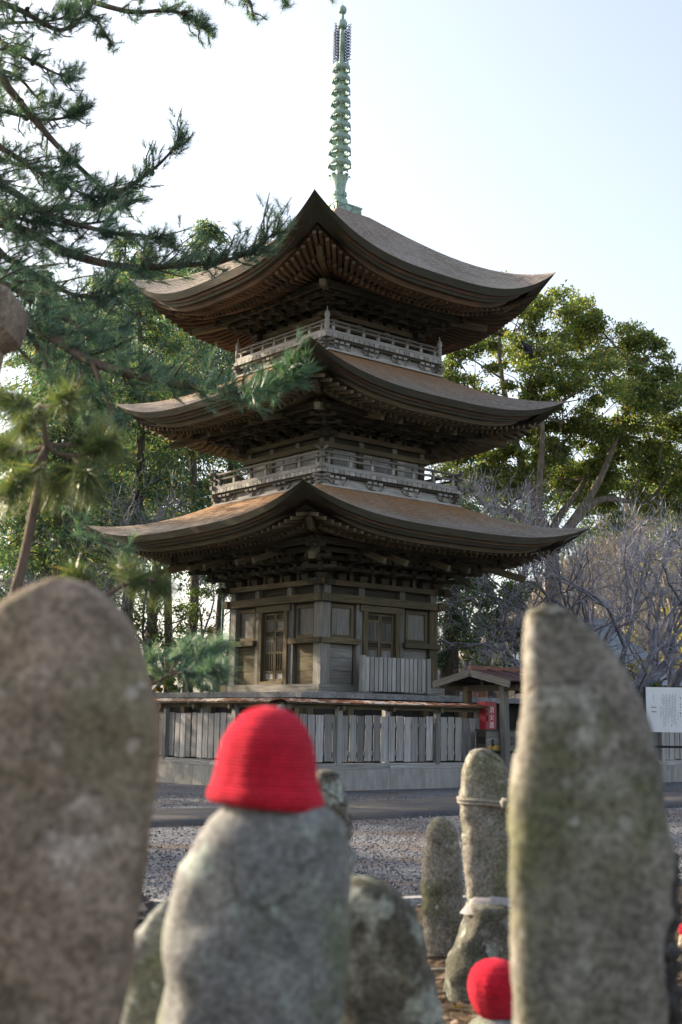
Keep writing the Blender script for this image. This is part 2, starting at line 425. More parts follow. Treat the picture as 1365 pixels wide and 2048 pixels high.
M['shrub_yellow'] = leaf('yellow_lit_shrub_leaves', [(0.0, (0.135, 0.1485, 0.03375)), (0.6, (0.297, 0.2565, 0.06075)), (1.0, (0.513, 0.3915, 0.1215))], 0.45, 0.5, 0.3)  # evergreen leaves with yellow sunlight put into their colour
M['drywood'] = leaf('dry_brown_twigs', [(0.0, (0.102, 0.0912, 0.0936)), (0.6, (0.222, 0.1944, 0.186)), (1.0, (0.324, 0.282, 0.264))], 0.15, 0.9, 0.1)
M['bark_pine'] = bark('pine_bark', (0.039, 0.0312, 0.026), (0.156, 0.1144, 0.0858))
M['bark_young'] = bark('young_pine_bark', (0.085, 0.06, 0.045), (0.22, 0.165, 0.13), 30)
M['bark_cedar'] = bark('cedar_bark', (0.0455, 0.039, 0.0351), (0.169, 0.1365, 0.1105), 9, 0.12)
M['bark_camphor'] = bark('camphor_bark', (0.078, 0.065, 0.0494), (0.247, 0.208, 0.156), 8, 0.3)
M['bark_cherry'] = bark('cherry_bark', (0.06, 0.06, 0.07176), (0.3, 0.3, 0.3432), 5, 0.6)
M['twig'] = plain('grey_cherry_twigs', (0.31, 0.31, 0.355), 0.6, 0.3, 3, spec=0.4)
M['twig_dark'] = plain('dark_bare_branches', (0.055, 0.05, 0.048), 0.8, 0.4, 3)
M['cone'] = plain('pine_cones', (0.05, 0.038, 0.028), 0.9, 0.4, 40)
M['litter_needle'] = leaf('fallen_needles', [(0.0, (0.08, 0.042, 0.02)), (0.6, (0.19, 0.105, 0.055)), (1.0, (0.32, 0.23, 0.14))], 0.1, 0.7, 0.2)
M['litter_leaf'] = leaf('fallen_leaves', [(0.0, (0.03, 0.02, 0.013)), (0.5, (0.10, 0.062, 0.034)), (0.85, (0.20, 0.14, 0.085)), (1.0, (0.36, 0.30, 0.22))], 0.2, 0.6, 0.3)
M['gravel_stone'] = leaf('loose_crushed_stones', [(0.0, (0.0406, 0.04495, 0.058)), (0.5, (0.1015, 0.1087, 0.1276)), (0.93, (0.1958, 0.2001, 0.2175)), (1.0, (0.435, 0.4205, 0.406))], 0.0, 0.9, 0.2)

# ------------------------------------------------------------------ mesh helpers
def link(name, me, mat=None, parent=None, loc=None, rot=None):
    o = bpy.data.objects.new(name, me)
    COL.objects.link(o)
    if mat is not None and me is not None and not me.materials:
        me.materials.append(mat)
    if parent is not None:
        o.parent = parent
    if loc is not None:
        o.location = loc
    if rot is not None:
        o.rotation_euler = rot
    return o

def tag(o, label=None, cat=None, group=None, kind=None):
    if label: o['label'] = label
    if cat: o['category'] = cat
    if group: o['group'] = group
    if kind: o['kind'] = kind
    return o

def empty(name, loc=(0, 0, 0), rz=0.0):
    o = bpy.data.objects.new(name, None)
    COL.objects.link(o)
    o.empty_display_size = 0.3
    o.location = loc
    o.rotation_euler = (0, 0, rz)
    return o

def fast(name, verts, faces, mat, parent=None, uv=None, smooth=False):
    """one mesh object from arrays; faces is (n,3) or (n,4)"""
    verts = np.asarray(verts, np.float32); faces = np.asarray(faces, np.int32)
    me = bpy.data.meshes.new(name)
    k = faces.shape[1]
    me.vertices.add(len(verts)); me.vertices.foreach_set('co', verts.ravel())
    me.loops.add(faces.size); me.loops.foreach_set('vertex_index', faces.ravel())
    me.polygons.add(len(faces))
    me.polygons.foreach_set('loop_start', np.arange(0, faces.size, k, dtype=np.int32))
    me.polygons.foreach_set('loop_total', np.full(len(faces), k, np.int32))
    if smooth:
        me.polygons.foreach_set('use_smooth', np.ones(len(faces), bool))
    if uv is not None:
        me.uv_layers.new(name='UVMap').data.foreach_set('uv', np.asarray(uv, np.float32).ravel())
    me.update(calc_edges=True)
    me.validate()
    return link(name, me, mat, parent)

BOXF = [(0, 3, 2, 1), (4, 5, 6, 7), (0, 1, 5, 4), (1, 2, 6, 5), (2, 3, 7, 6), (3, 0, 4, 7)]

class MB:
    """collects boxes, beams, tubes and lathes into one mesh"""
    def __init__(s):
        s.v = []; s.f = []; s.u = []; s.sm = []
    def poly(s, pts, faces, uvs=None, smooth=False):
        b = len(s.v)
        s.v += [tuple(p) for p in pts]
        for i, f in enumerate(faces):
            s.f.append(tuple(b + j for j in f))
            s.u.append(uvs[i] if uvs else [(pts[j][0], pts[j][2] + pts[j][1]) for j in f])
            s.sm.append(smooth)
        return s
    def obox(s, c, ax, half, taper=None):
        """oriented box: centre, three axes (rows), half sizes"""
        c = np.asarray(c, float); ax = np.asarray(ax, float)
        L = int(np.argmax(half))
        sg = [(-1, -1, -1), (1, -1, -1), (1, 1, -1), (-1, 1, -1), (-1, -1, 1), (1, -1, 1), (1, 1, 1), (-1, 1, 1)]
        pts = []
        for g in sg:
            h = list(half)
            if taper and g[2] < 0:
                h[0] *= taper; h[1] *= taper
            pts.append(c + sum(ax[i] * h[i] * g[i] for i in range(3)))
        o1, o2 = random.random() * 50, random.random() * 50
        uvs = []
        for f in BOXF:
            gg = np.array([sg[j] for j in f], float) * np.array(half)
            span = [i for i in range(3) if np.ptp(gg[:, i]) > 1e-9]
            if len(span) < 2: span = [0, 1]
            if L in span:
                a = L; b = [i for i in span if i != L][0]
                uvs.append([(gg[k, a] + o1, gg[k, b] + o2) for k in range(4)])
            else:
                uvs.append([(gg[k, span[0]] * 8 + o1, gg[k, span[1]] + o2) for k in range(4)])
        return s.poly(pts, BOXF, uvs)
    def box(s, c, size, rz=0.0, taper=None):
        ca, sa = cos(rz), sin(rz)
        return s.obox(c, [(ca, sa, 0), (-sa, ca, 0), (0, 0, 1)], [size[0] / 2, size[1] / 2, size[2] / 2], taper)
    def beam(s, p0, p1, w, h, up=(0, 0, 1)):
        p0 = np.asarray(p0, float); p1 = np.asarray(p1, float)
        d = p1 - p0; l = np.linalg.norm(d); d /= l
        up = np.asarray(up, float)
        side = np.cross(d, up); side /= np.linalg.norm(side)
        u2 = np.cross(side, d)
        return s.obox((p0 + p1) / 2, [d, side, u2], [l / 2, w / 2, h / 2])
    def tube(s, pts, rad, n=6, cap=True, smooth=True):
        pts = np.asarray(pts, float); k = len(pts)
        rad = np.broadcast_to(rad, (k,)) if not hasattr(rad, '__len__') else rad
        t = np.gradient(pts, axis=0)
        t /= np.linalg.norm(t, axis=1)[:, None] + 1e-12
        ref = np.array([0, 0, 1.0]) if abs(t[0, 2]) < 0.9 else np.array([1.0, 0, 0])
        P = []; 
        ln = 0.0; us = []
        for i in range(k):
            a = np.cross(t[i], ref); a /= np.linalg.norm(a) + 1e-12
            b = np.cross(t[i], a)
            ref = -b if np.dot(np.cross(t[i], a), ref) < 0 else b
            if i: ln += np.linalg.norm(pts[i] - pts[i - 1])
            us.append(ln)
            for j in range(n):
                q = 2 * pi * j / n
                P.append(pts[i] + rad[i] * (cos(q) * a + sin(q) * b))
        F = []; U = []
        for i in range(k - 1):
            for j in range(n):
                j2 = (j + 1) % n
                F.append((i * n + j, i * n + j2, (i + 1) * n + j2, (i + 1) * n + j))
                U.append([(us[i], j / n), (us[i], (j + 1) / n), (us[i + 1], (j + 1) / n), (us[i + 1], j / n)])
        if cap and n > 3:
            F.append(tuple(range(n - 1, -1, -1))); U.append([(0, 0)] * n)
            F.append(tuple((k - 1) * n + j for j in range(n))); U.append([(0, 0)] * n)
        return s.poly(P, F, U, smooth)
    def lathe(s, prof, c=(0, 0, 0), n=24, smooth=True, sq=False):
        """profile of (radius, z)"""
        P = []; F = []; U = []
        for r, z in prof:
            for j in range(n):
                q = 2 * pi * j / n
                P.append((c[0] + r * cos(q), c[1] + r * sin(q), c[2] + z))
        for i in range(len(prof) - 1):
            for j in range(n):
                j2 = (j + 1) % n
                F.append((i * n + j, i * n + j2, (i + 1) * n + j2, (i + 1) * n + j))
                U.append([(j / n, prof[i][1]), ((j + 1) / n, prof[i][1]), ((j + 1) / n, prof[i + 1][1]), (j / n, prof[i + 1][1])])
        F.append(tuple(range(n - 1, -1, -1))); U.append([(0, 0)] * n)
        F.append(tuple((len(prof) - 1) * n + j for j in range(n))); U.append([(0, 0)] * n)
        return s.poly(P, F, U, smooth)
    def prism(s, outline, axis_vec, uvs=None):
        """extrude a closed outline of 3-D points by a vector"""
        n = len(outline); a = np.asarray(axis_vec, float)
        P = [np.asarray(p, float) for p in outline] + [np.asarray(p, float) + a for p in outline]
        F = [tuple(range(n - 1, -1, -1)), tuple(range(n, 2 * n))]
        for j in range(n):
            j2 = (j + 1) % n
            F.append((j, j2, n + j2, n + j))
        return s.poly(P, F)
    def mesh(s, name):
        me = bpy.data.meshes.new(name)
        me.from_pydata(s.v, [], s.f)
        uvl = me.uv_layers.new(name='UVMap')
        flat = [c for face in s.u for uv in face for c in uv]
        uvl.data.foreach_set('uv', flat)
        me.polygons.foreach_set('use_smooth', s.sm)
        me.update()
        return me
    def build(s, name, mat, parent=None, loc=None, rot=None):
        return link(name, s.mesh(name), mat, parent, loc, rot)

_boxcache = {}
def pbox(name, mat, parent, c, size, rz=0.0, rot=None):
    """a box-shaped part of its own; alike pieces share mesh data"""
    key = (round(size[0], 3), round(size[1], 3), round(size[2], 3), mat.name)
    if key not in _boxcache:
        me = MB().box((0, 0, 0), size).mesh(name)
        me.materials.append(mat)
        _boxcache[key] = me
    o = link(name, _boxcache[key], None, parent, c)
    o.rotation_euler = rot if rot is not None else (0, 0, rz)
    return o

def pbeam(name, mat, parent, p0, p1, w, h):
    """a straight timber between two points, mesh shared by size"""
    p0 = Vector(p0); p1 = Vector(p1)
    d = p1 - p0
    l = round(d.length, 2)
    key = ('b', l, round(w, 3), round(h, 3), mat.name)
    if key not in _boxcache:
        me = MB().box((0, 0, 0), (l, w, h)).mesh(name)
        me.materials.append(mat)
        _boxcache[key] = me
    o = link(name, _boxcache[key], None, parent, (p0 + p1) / 2)
    yaw = math.atan2(d.y, d.x); pit = math.atan2(d.z, sqrt(d.x ** 2 + d.y ** 2))
    o.rotation_euler = Euler((0, -pit, yaw), 'XYZ')
    return o

def unit(v):
    return v / (np.linalg.norm(v, axis=-1, keepdims=True) + 1e-9)

def curve_pts(P, n):
    """smooth Catmull-Rom through points"""
    P = np.asarray(P, float)
    Q = np.vstack([2 * P[0] - P[1], P, 2 * P[-1] - P[-2]])
    out = []
    segs = len(P) - 1
    for t in np.linspace(0, segs, n):
        i = min(int(t), segs - 1); f = t - i
        p0, p1, p2, p3 = Q[i], Q[i + 1], Q[i + 2], Q[i + 3]
        out.append(0.5 * ((2 * p1) + (-p0 + p2) * f + (2 * p0 - 5 * p1 + 4 * p2 - p3) * f * f + (-p0 + 3 * p1 - 3 * p2 + p3) * f ** 3))
    return np.array(out)

# ------------------------------------------------------------------ the ground, the road, the hill
def heightless_sheet(name, pts, z, mat, kind='structure'):
    mb = MB()
    mb.poly([(p[0], p[1], z) for p in pts], [tuple(range(len(pts)))])
    return tag(mb.build(name, mat), kind=kind)

def build_ground():
    # one sheet to the horizon, finer near the camera, with gentle unevenness
    xs = np.concatenate([-np.geomspace(900, 20, 14), np.linspace(-18, 18, 60), np.geomspace(20, 900, 14)])
    ys = np.concatenate([-np.geomspace(300, 6, 8), np.linspace(-4, 34, 90), np.geomspace(36, 1500, 18)])
    X, Y = np.meshgrid(xs, ys)
    Z = 0.012 * np.sin(X * 1.9 + Y * 0.7) * np.cos(Y * 1.3 - X * 0.5) - 0.012
    V = np.stack([X, Y, Z], -1).reshape(-1, 3)
    w = len(xs); h = len(ys)
    i = np.arange(w - 1); j = np.arange(h - 1)
    I, J = np.meshgrid(i, j)
    a = (J * w + I).ravel()
    F = np.stack([a, a + 1, a + w + 1, a + w], -1)
    tag(fast('ground', V, F, M['gravel_ground'], smooth=True), kind='structure')
build_ground()

# worn asphalt path running along the front of the fence: a sheet with a raised crumbling edge
def build_road():
    lo = [(-9.5, 10.2), (-5.5, 13.9), (-3.06, 16.5), (-2.44, 17.4), (0.2, 19.2), (2.03, 20.9), (4.0, 22.2), (8.5, 25.4), (16, 31)]
    hi = [(-12.5, 13.0), (-7.5, 17.0), (-4.6, 19.1), (-2.8, 20.3), (0.24, 22.9), (2.5, 25.2), (5.2, 27.4), (9.6, 31.2), (17, 37)]
    L = curve_pts([(a, b, 0) for a, b in lo], 90); Hh = curve_pts([(a, b, 0) for a, b in hi], 90)
    L[:, 1] += RNG.normal(0, 0.035, 90); Hh[:, 1] += RNG.normal(0, 0.03, 90)
    rows = []
    for t, z in ((0, -0.02), (0.004, 0.045), (0.3, 0.06), (0.7, 0.06), (0.99, 0.03), (1.0, -0.02)):
        p = L * (1 - t) + Hh * t
        p[:, 2] = z
        rows.append(p)
    V = np.concatenate(rows); n = 90; F = []
    for r in range(len(rows) - 1):
        for i in range(n - 1):
            F.append((r * n + i, r * n + i + 1, (r + 1) * n + i + 1, (r + 1) * n + i))
    tag(fast('asphalt_path', V, F, M['asphalt']), kind='structure')
build_road()

# bed of soil under the stones near the camera, edged by pale kerb stones
heightless_sheet('soil_bed', [(-9, -3), (9, -3), (9, 12.4), (3.9, 12.55), (0.5, 10.25), (-1.6, 10.05), (-9, 9.0)], 0.016, M['soil'])
kb = tag(empty('kerb'), kind='structure')
kpts = curve_pts([(-9, 9.1, 0), (-1.55, 10.15, 0), (0.55, 10.4, 0), (3.9, 12.65, 0), (9, 15.8, 0)], 34)
for i in range(33):
    p, r = kpts[i], kpts[i + 1]
    d = r - p
    pbox('kerb_stone', M['slab'], kb, ((p[0] + r[0]) / 2, (p[1] + r[1]) / 2, -0.01 + random.uniform(-.015, .015)),
         (round(np.linalg.norm(d) - 0.02, 1), 0.12, 0.14), math.atan2(d[1], d[0]) + random.uniform(-.02, .02))

# wooded hillside to the right behind the precinct
def build_hill():
    xs = np.linspace(-10, 150, 60); ys = np.linspace(70, 240, 40)
    X, Y = np.meshgrid(xs, ys)
    ridge = np.clip((X - 2) / 42, 0, 1)
    ridge = ridge * ridge * (3 - 2 * ridge)
    rise = np.clip((Y - 74) / 70, 0, 1)
    Z = 30 * ridge * rise ** 0.8 + 1.2 * np.sin(X * 0.21) * np.cos(Y * 0.17) * ridge * rise - 0.3
    V = np.stack([X, Y, Z], -1).reshape(-1, 3)
    w, h = 60, 40
    I, J = np.meshgrid(np.arange(w - 1), np.arange(h - 1))
    a = (J * w + I).ravel()
    tag(fast('hill', V, np.stack([a, a + 1, a + w + 1, a + w], -1), M['hill'], smooth=True), kind='structure')
    # the leafless brushwood on it, one mass
    n = 9000
    x = RNG.uniform(2, 60, n); y = RNG.uniform(76, 150, n)
    r = np.clip((x - 2) / 42, 0, 1); r = r * r * (3 - 2 * r); q = np.clip((y - 74) / 70, 0, 1)
    z = 30 * r * q ** 0.8 - 0.3
    B = np.stack([x, y, z], -1)
    hgt = RNG.uniform(1.2, 5.5, n)
    lean = RNG.normal(0, 0.28, (n, 2)) * hgt[:, None]
    T = B + np.stack([lean[:, 0], lean[:, 1], hgt], -1)
    wd = RNG.uniform(0.05, 0.16, n)
    off = np.stack([wd, RNG.normal(0, .05, n), np.zeros(n)], -1)
    V = np.stack([B - off, B + off, T], 1).reshape(-1, 3)
    # fine twig sprays
    m = 30000
    k = RNG.integers(0, n, m); t = RNG.uniform(0.3, 1.0, m)[:, None]
    c = B[k] * (1 - t) + T[k] * t + RNG.normal(0, 0.35, (m, 3))
    e = c + RNG.normal(0, 0.55, (m, 3)) + np.array([0, 0, 0.4])
    o2 = np.stack([RNG.uniform(0.03, 0.09, m), np.zeros(m), RNG.uniform(-.06, .06, m)], -1)
    V2 = np.stack([c - o2, c + o2, e], 1).reshape(-1, 3)
    VV = np.concatenate([V, V2])
    tag(fast('dry_brushwood', VV, np.arange(len(VV)).reshape(-1, 3), M['drywood']),
        'pinkish brown leafless brushwood covering the sunlit hillside', 'brushwood', kind='stuff')
build_hill()

# ------------------------------------------------------------------ the pagoda
ALPHA = radians(39.368)
PAG = (-0.1707, 36.0, 0.0)
pagoda = tag(empty('pagoda', PAG, ALPHA), 'three-storeyed weathered timber pagoda with bark roofs and green bronze finial', 'pagoda')
CA, SA = cos(ALPHA), sin(ALPHA)
def P2W(x, y, z=0.0):
    return np.array([PAG[0] + x * CA - y * SA, PAG[1] + x * SA + y * CA, z])

def rot4(k, x, y):
    for _ in range(k % 4):
        x, y = -y, x
    return x, y
VIS = (0, 3)          # the right-hand and the left-hand face seen in the photograph

def sbox(name, mat, parent, k, c, size, joined):
    """a box on face k (given for the face whose outside is -y); seen faces get single parts, the hidden ones one joined mesh"""
    x, y = rot4(k, c[0], c[1])
    if k in VIS:
        return pbox(name, mat, parent, (x, y, c[2]), size, k * pi / 2)
    joined.box((x, y, c[2]), size, k * pi / 2)

ST = [dict(W=2.05, plate=4.98, H=5.03, zr=6.16, rise=0.62, th=0.40, pr=1.15, sl=0.25, hin=2.36, zin=7.36, pw=3.2),
      dict(W=1.80, plate=8.92, H=4.57, zr=9.61, rise=0.72, th=0.40, pr=1.05, sl=0.40, hin=2.0, zin=11.08, pw=3.0),
      dict(W=1.52, plate=12.28, H=4.38, zr=12.96, rise=1.14, th=0.47, pr=0.95, sl=0.40, hin=0.60, zin=15.82, pw=3.0)]

def ring(h, zfun, n=33, pull=0.0):
    """closed ring of points round the four sides at half width h; pull draws the corners in"""
    out = []
    u = np.linspace(-1, 1, n)[:-1]
    for k in range(4):
        for s in np.sign(u) * np.abs(u) ** 0.8:
            hh = h - pull * abs(s) ** 7
            x, y = rot4(k, s * hh, -hh)
            out.append((x, y, zfun(s, h)))
    return out

def ring_strip(mb, rings, close=False, uvscale=1.0, smooth=False):
    n = len(rings[0])
    P = [p for r in rings for p in r]
    F = []; U = []
    per = [0.0]
    r0 = rings[-1]
    for i in range(n):
        per.append(per[-1] + float(np.linalg.norm(np.subtract(r0[(i + 1) % n], r0[i]))))
    vs_ = [0.0]
    for a, b in zip(rings[:-1], rings[1:]):
        vs_.append(vs_[-1] + float(np.linalg.norm(np.subtract(b[n // 8], a[n // 8]))))
    pairs = [(i, i + 1) for i in range(len(rings) - 1)] + ([(len(rings) - 1, 0)] if close else [])
    for a, b in pairs:
        va = vs_[a]; vb = vs_[b] if b > a else vs_[a] + 0.3
        for i in range(n):
            j = (i + 1) % n
            F.append((a * n + i, a * n + j, b * n + j, b * n + i))
            U.append([(per[i], va), (per[i + 1], va), (per[i + 1], vb), (per[i], vb)])
    mb.poly(P, F, U, smooth)

HIP = [[(2.3, 7.43), (2.6, 7.28), (2.99, 7.1), (3.42, 6.94), (3.84, 6.83), (4.27, 6.78), (4.69, 6.78), (5.05, 6.82)],
       [(2.0, 11.08), (2.13, 11.01), (2.54, 10.8), (2.95, 10.61), (3.35, 10.48), (3.75, 10.38), (4.16, 10.34), (4.62, 10.35)],
       [(0.55, 15.87), (1.2, 15.37), (2.01, 14.75), (2.81, 14.29), (3.21, 14.14), (3.61, 14.06), (4.0, 14.05), (4.44, 14.10)]]
def build_roof(d, idx):
    H, zr, rise, hin, zin, pw = d['H'], d['zr'], d['rise'], d['hin'], d['zin'], d['pw']
    pf = np.polyfit([a for a, b in HIP[idx]], [b for a, b in HIP[idx]], 3)
    shift = zr + rise - np.polyval(pf, H)
    def top(r):
        h = hin + (H - hin) * r
        zh = np.polyval(pf, h) + shift * r
        def z(s, hh):
            return zh - rise * r ** 1.5 * (1 - abs(s) ** (pw - 0.6 * (1 - r)))
        return ring(h, z, 45)
    mb = MB()
    rings = [top(r) for r in np.linspace(0, 1, 15)]
    ring_strip(mb, rings, smooth=True)
    roof = mb.build('roof', M['shingle'], pagoda)
    zrim = lambda s, h: zr + rise * abs(s) ** pw
    def band(name, mat, i0, z0, z1, inner, lean=0.02):
        b = MB()
        thin = lambda s, z: z * (1 - 0.6 * abs(s) ** 5)
        pl = i0 * 3.0
        ring_strip(b, [ring(H - i0, lambda s, h: zrim(s, h) + thin(s, z0)  , 45, pl), ring(H - i0 - lean, lambda s, h: zrim(s, h) + thin(s, z1)  , 45, pl + 0.05),
                       ring(H - inner, lambda s, h: zrim(s, h) + thin(s, z1) + 0.01 - 0.42 * rise * abs(s) ** 4, 45, pl), ring(H - inner, lambda s, h: zrim(s, h) + thin(s, z0) - 0.001 - 0.42 * rise * abs(s) ** 4, 45, pl)], close=True)
        return b.build(name, mat, roof)
    t = d['th'] / 0.40
    band('bark_edge', M['eave_bark'], 0.0, -0.002, -0.175 * t, 0.5, 0.05)
    band('eave_board', M['eave_red'] if idx == 2 else M['eave_wood'], 0.11, -0.177 * t, -0.245 * t, 0.62, 0.03)
    band('eave_board', M['eave_bark'], 0.17, -0.247 * t, -0.315 * t, 0.68, 0.03)
    band('eave_fascia', M['eave_red'] if idx == 2 else M['wood_brown'], 0.31, -0.317 * t, -0.42 * t, 0.85, 0.05)
    return roof

def build_under(d, idx):
    W, H, zr, rise, th, sl, pw = d['W'], d['H'], d['zr'], d['rise'], d['th'], d['sl'], d['pw']
    ho = H - 0.46
    h1 = W + (H - W) * 0.62
    zu = zr - th - 0.02
    def up(x, h):
        f = max(0.0, (h - W) / (H - W))
        return rise * min(1.0, abs(x) / max(h, 0.01)) ** pw * f ** 1.4
    zf = lambda h: zu + 0.14 * (ho - h)
    z1 = zf(h1) - 0.10
    zl = lambda h: z1 + sl * (h1 - h)
    # boarding above the rafters
    mb = MB()
    ring_strip(mb, [ring(h, lambda s, hh, a=h: zf(a) + 0.075 + up(s * a, a)) for h in np.linspace(ho + 0.02, h1 - 0.1, 5)], smooth=True)
    ring_strip(mb, [ring(h, lambda s, hh, a=h: zl(a) + 0.07 + up(s * a, a)) for h in np.linspace(h1, W - 0.1, 6)], smooth=True)
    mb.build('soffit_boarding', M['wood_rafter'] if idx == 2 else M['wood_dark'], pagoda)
    wr = 0.085 if idx == 2 else 0.075
    fan = idx == 2
    matr = M['wood_rafter'] if idx == 2 else M['wood_brown']
    nn = 40 if idx == 0 else 36
    back = MB()
    for k in range(4):
        for i in range(nn):
            t = (i + 0.5) / nn * 2 - 1
            for tier, (ha, hb) in enumerate(((W - 0.05, h1 + 0.02), (h1 - 0.12, ho))):
                zfun = zl if tier == 0 else zf
                if fan:
                    xa, xb = t * ha, t * hb
                    a, b = ha, hb
                else:
                    xa = xb = t * hb
                    a, b = max(ha, abs(xa) + 0.04), hb
                    if b - a < 0.12:
                        continue
                p0 = (*rot4(k, xa, -a), zfun(a) + up(xa, a)); p1 = (*rot4(k, xb, -b), zfun(b) + up(xb, b))
                w = wr if tier == 0 else wr * 0.9
                if fan: w *= 0.75 + 0.5 * abs(t)
                if k in VIS:
                    pbeam('rafter' if tier == 0 else 'flying_rafter', matr, pagoda, p0, p1, round(w, 2), 0.10 if tier == 0 else 0.085)
                else:
                    back.beam(p0, p1, w, 0.10 if tier == 0 else 0.085)
        # rafter-end bearer between the tiers
        n = 9
        for j in range(n - 1):
            s0, s1 = -1 + 2 * j / (n - 1), -1 + 2 * (j + 1) / (n - 1)
            q0 = (*rot4(k, s0 * (h1 - .02), -(h1 - .02)), zl(h1) + 0.075 + up(s0 * h1, h1)); q1 = (*rot4(k, s1 * (h1 - .02), -(h1 - .02)), zl(h1) + 0.075 + up(s1 * h1, h1))
            if k in VIS: pbeam('rafter_bearer', M['wood_brown'], pagoda, q0, q1, 0.07, 0.06)
            else: back.beam(q0, q1, 0.07, 0.06)
        # hip rafter
        c = (H - 0.86)
        h_in = W - 0.1
        q0 = (*rot4(k, -h_in, -h_in), zl(h_in) - 0.04); qm = (*rot4(k, -h1, -h1), zl(h1) + up(h1, h1) - 0.05); q1 = (*rot4(k, -c, -c), zf(c) + up(c, c) - 0.05)
        m = MB(); m.beam(q0, qm, 0.17, 0.20); m.beam(qm, q1, 0.15, 0.17)
        m.build('hip_rafter', M['wood_brown'], pagoda)
    tag(back.build('rafter_field', matr, pagoda), kind='stuff')
    return zl

def bracket_mesh(pr, hb, n=3, corner=False):
    mb = MB()
    mb.box((0, 0, hb * 0.10), (0.30, 0.30, hb * 0.20), taper=0.72)
    aw = 0.12
    step = hb * 0.80 / n
    for k in range(1, n + 1):
        y = -pr * k / n
        z = hb * 0.20 + step * (k - 0.62)
        mb.box((0, (y + 0.1) / 2, z), (aw, abs(y) + 0.30, step * 0.52), taper=None)
        # nosing that tapers downward at the outer end
        mb.obox((0, y - 0.11, z - step * 0.08), [(1, 0, 0), (0, 1, 0), (0, 0, 1)], [aw * 0.42, 0.10, step * 0.22], taper=0.5)
        for yy in ([y, 0] if k < n else [y]):
            ln = 0.50 + 0.18 * (n - k)
            mb.box((0, yy, z + step * 0.12), (ln, 0.11, step * 0.42))
            for dx in (-ln / 2 + 0.08, 0, ln / 2 - 0.08):
                mb.box((dx, yy, z + step * 0.50), (0.16, 0.16, step * 0.34), taper=0.7)
    return mb.mesh('bracket_set')

def build_brackets(d, idx, zl):
    W, plate, pr = d['W'], d['plate'], d['pr']
    zp = zl(W + pr) - 0.13
    hb = zp - plate
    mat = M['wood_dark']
    me = bracket_mesh(pr, hb); me.materials.append(mat)
    mc = bracket_mesh(pr * 1.35, hb, corner=True); mc.materials.append(mat)
    ml = MB().beam((0, 0.2, hb + 0.30), (0, -pr - 0.62, hb * 0.46), 0.115, 0.15).mesh('tail_beam'); ml.materials.append(M['wood_brown'])
    mlc = MB().beam((0, 0.2, hb + 0.30), (0, -pr * 1.41 - 0.75, hb * 0.40), 0.15, 0.18).mesh('tail_beam'); mlc.materials.append(M['wood_brown'])
    back = MB()
    for k in range(4):
        for t in (-0.72, -0.36, 0.0, 0.36, 0.72):
            x, y = rot4(k, t * W, -W)
            b = link('bracket_set', me, None, pagoda, (x, y, plate), (0, 0, k * pi / 2))
            if idx < 2 and abs(t) > 0.1: link('tail_beam', ml, None, b)
        x, y = rot4(k, -W, -W)
        b = link('bracket_set', mc, None, pagoda, (x, y, plate), (0, 0, k * pi / 2 - pi / 4))
        link('tail_beam', mlc, None, b)
        # short struts standing on the plate between the bracket sets
        for t in (-0.54, -0.18, 0.18, 0.54):
            sbox('strut', M['wood_brown'], pagoda, k, (t * W, -W - 0.02, plate + hb * 0.28), (0.10, 0.07, hb * 0.56), back)
            sbox('strut_block', M['wood_brown'], pagoda, k, (t * W, -W - 0.02, plate + hb * 0.62), (0.18, 0.13, hb * 0.12), back)
        # wall purlin steps
        for j, f in enumerate((0.0, 0.34, 0.67, 1.0)):
            h = W + pr * f
            z = plate + hb * (0.42 + 0.55 * f)
            sbox('purlin', M['wood_dark'], pagoda, k, (0, -h, z + 0.03), (2 * h + 0.3 - 0.004 * k, 0.13, 0.12 if f < 1 else 0.16), back)
    tag(back.build('bracket_timbers', M['wood_dark'], pagoda), kind='stuff')
    # boarded wall core behind the brackets
    MB().box((0, 0, (plate + zp + 0.5) / 2), (2 * W - 0.16, 2 * W - 0.16, zp + 0.5 - plate)).build('bracket_wall', M['wood_dark'], pagoda)

def plate_beams(W, z0, z1, ext, back, nose=0.0):
    for k in range(4):
        h = (z1 - z0)
        sbox('wall_plate', M['wood_brown'] if nose else M['wood_dark'], pagoda, k, (0, -W, (z0 + z1) / 2 + 0.003 * (k % 2)), (2 * (W + ext), 0.24, h), back)
        if nose:
            for sx in (-1, 1):
                x, y = rot4(k, sx * (W + ext + 0.02), -W)
                m = MB()
                pr = [(0.0, -0.5 * h), (0.10, -0.62 * h), (0.135, -0.2 * h), (0.13, 0.25 * h), (0.07, 0.55 * h), (0.0, 0.5 * h)]
                out = [(sx * a, -0.125, b) for a, b in pr]
                if sx < 0: out = out[::-1]
                m.prism(out, (0, 0.25, 0))
                m.build('plate_nose', M['wood_dark'], pagoda, (x, y, (z0 + z1) / 2), (0, 0, k * pi / 2))

# --- podium and ground storey
back = MB()
pod = MB().box((0, 0, 0.97), (8.5, 8.5, 1.94)).build('podium', M['underfloor_shade'], pagoda)
for k in range(4):
    n = 10
    for i in range(n):
        w = 9.2 / n
        x, y = rot4(k, -4.6 + w * (i + 0.5) + (0.2 if k % 2 else -0.2) * 0, -4.43)
        pbox('edge_slab', M['slab'], pod, (x, y, 1.98 + random.uniform(-.006, .006)), (w - 0.008, 0.36, 0.13), k * pi / 2)
    for i in range(8):
        x, y = rot4(k, -4.2 + 1.2 * i, -4.34)
        pbox('support_post', M['wood_brown'], pod, (x, y, 0.95), (0.17, 0.16, 1.9), k * pi / 2)
MB().box((0, 0, 2.02), (8.52, 8.52, 0.06)).build('floor_slab', M['slab'], pod)
MB().box((0, 0, 2.085), (4.9, 4.9, 0.07)).build('stone_step', M['slab'], pod)

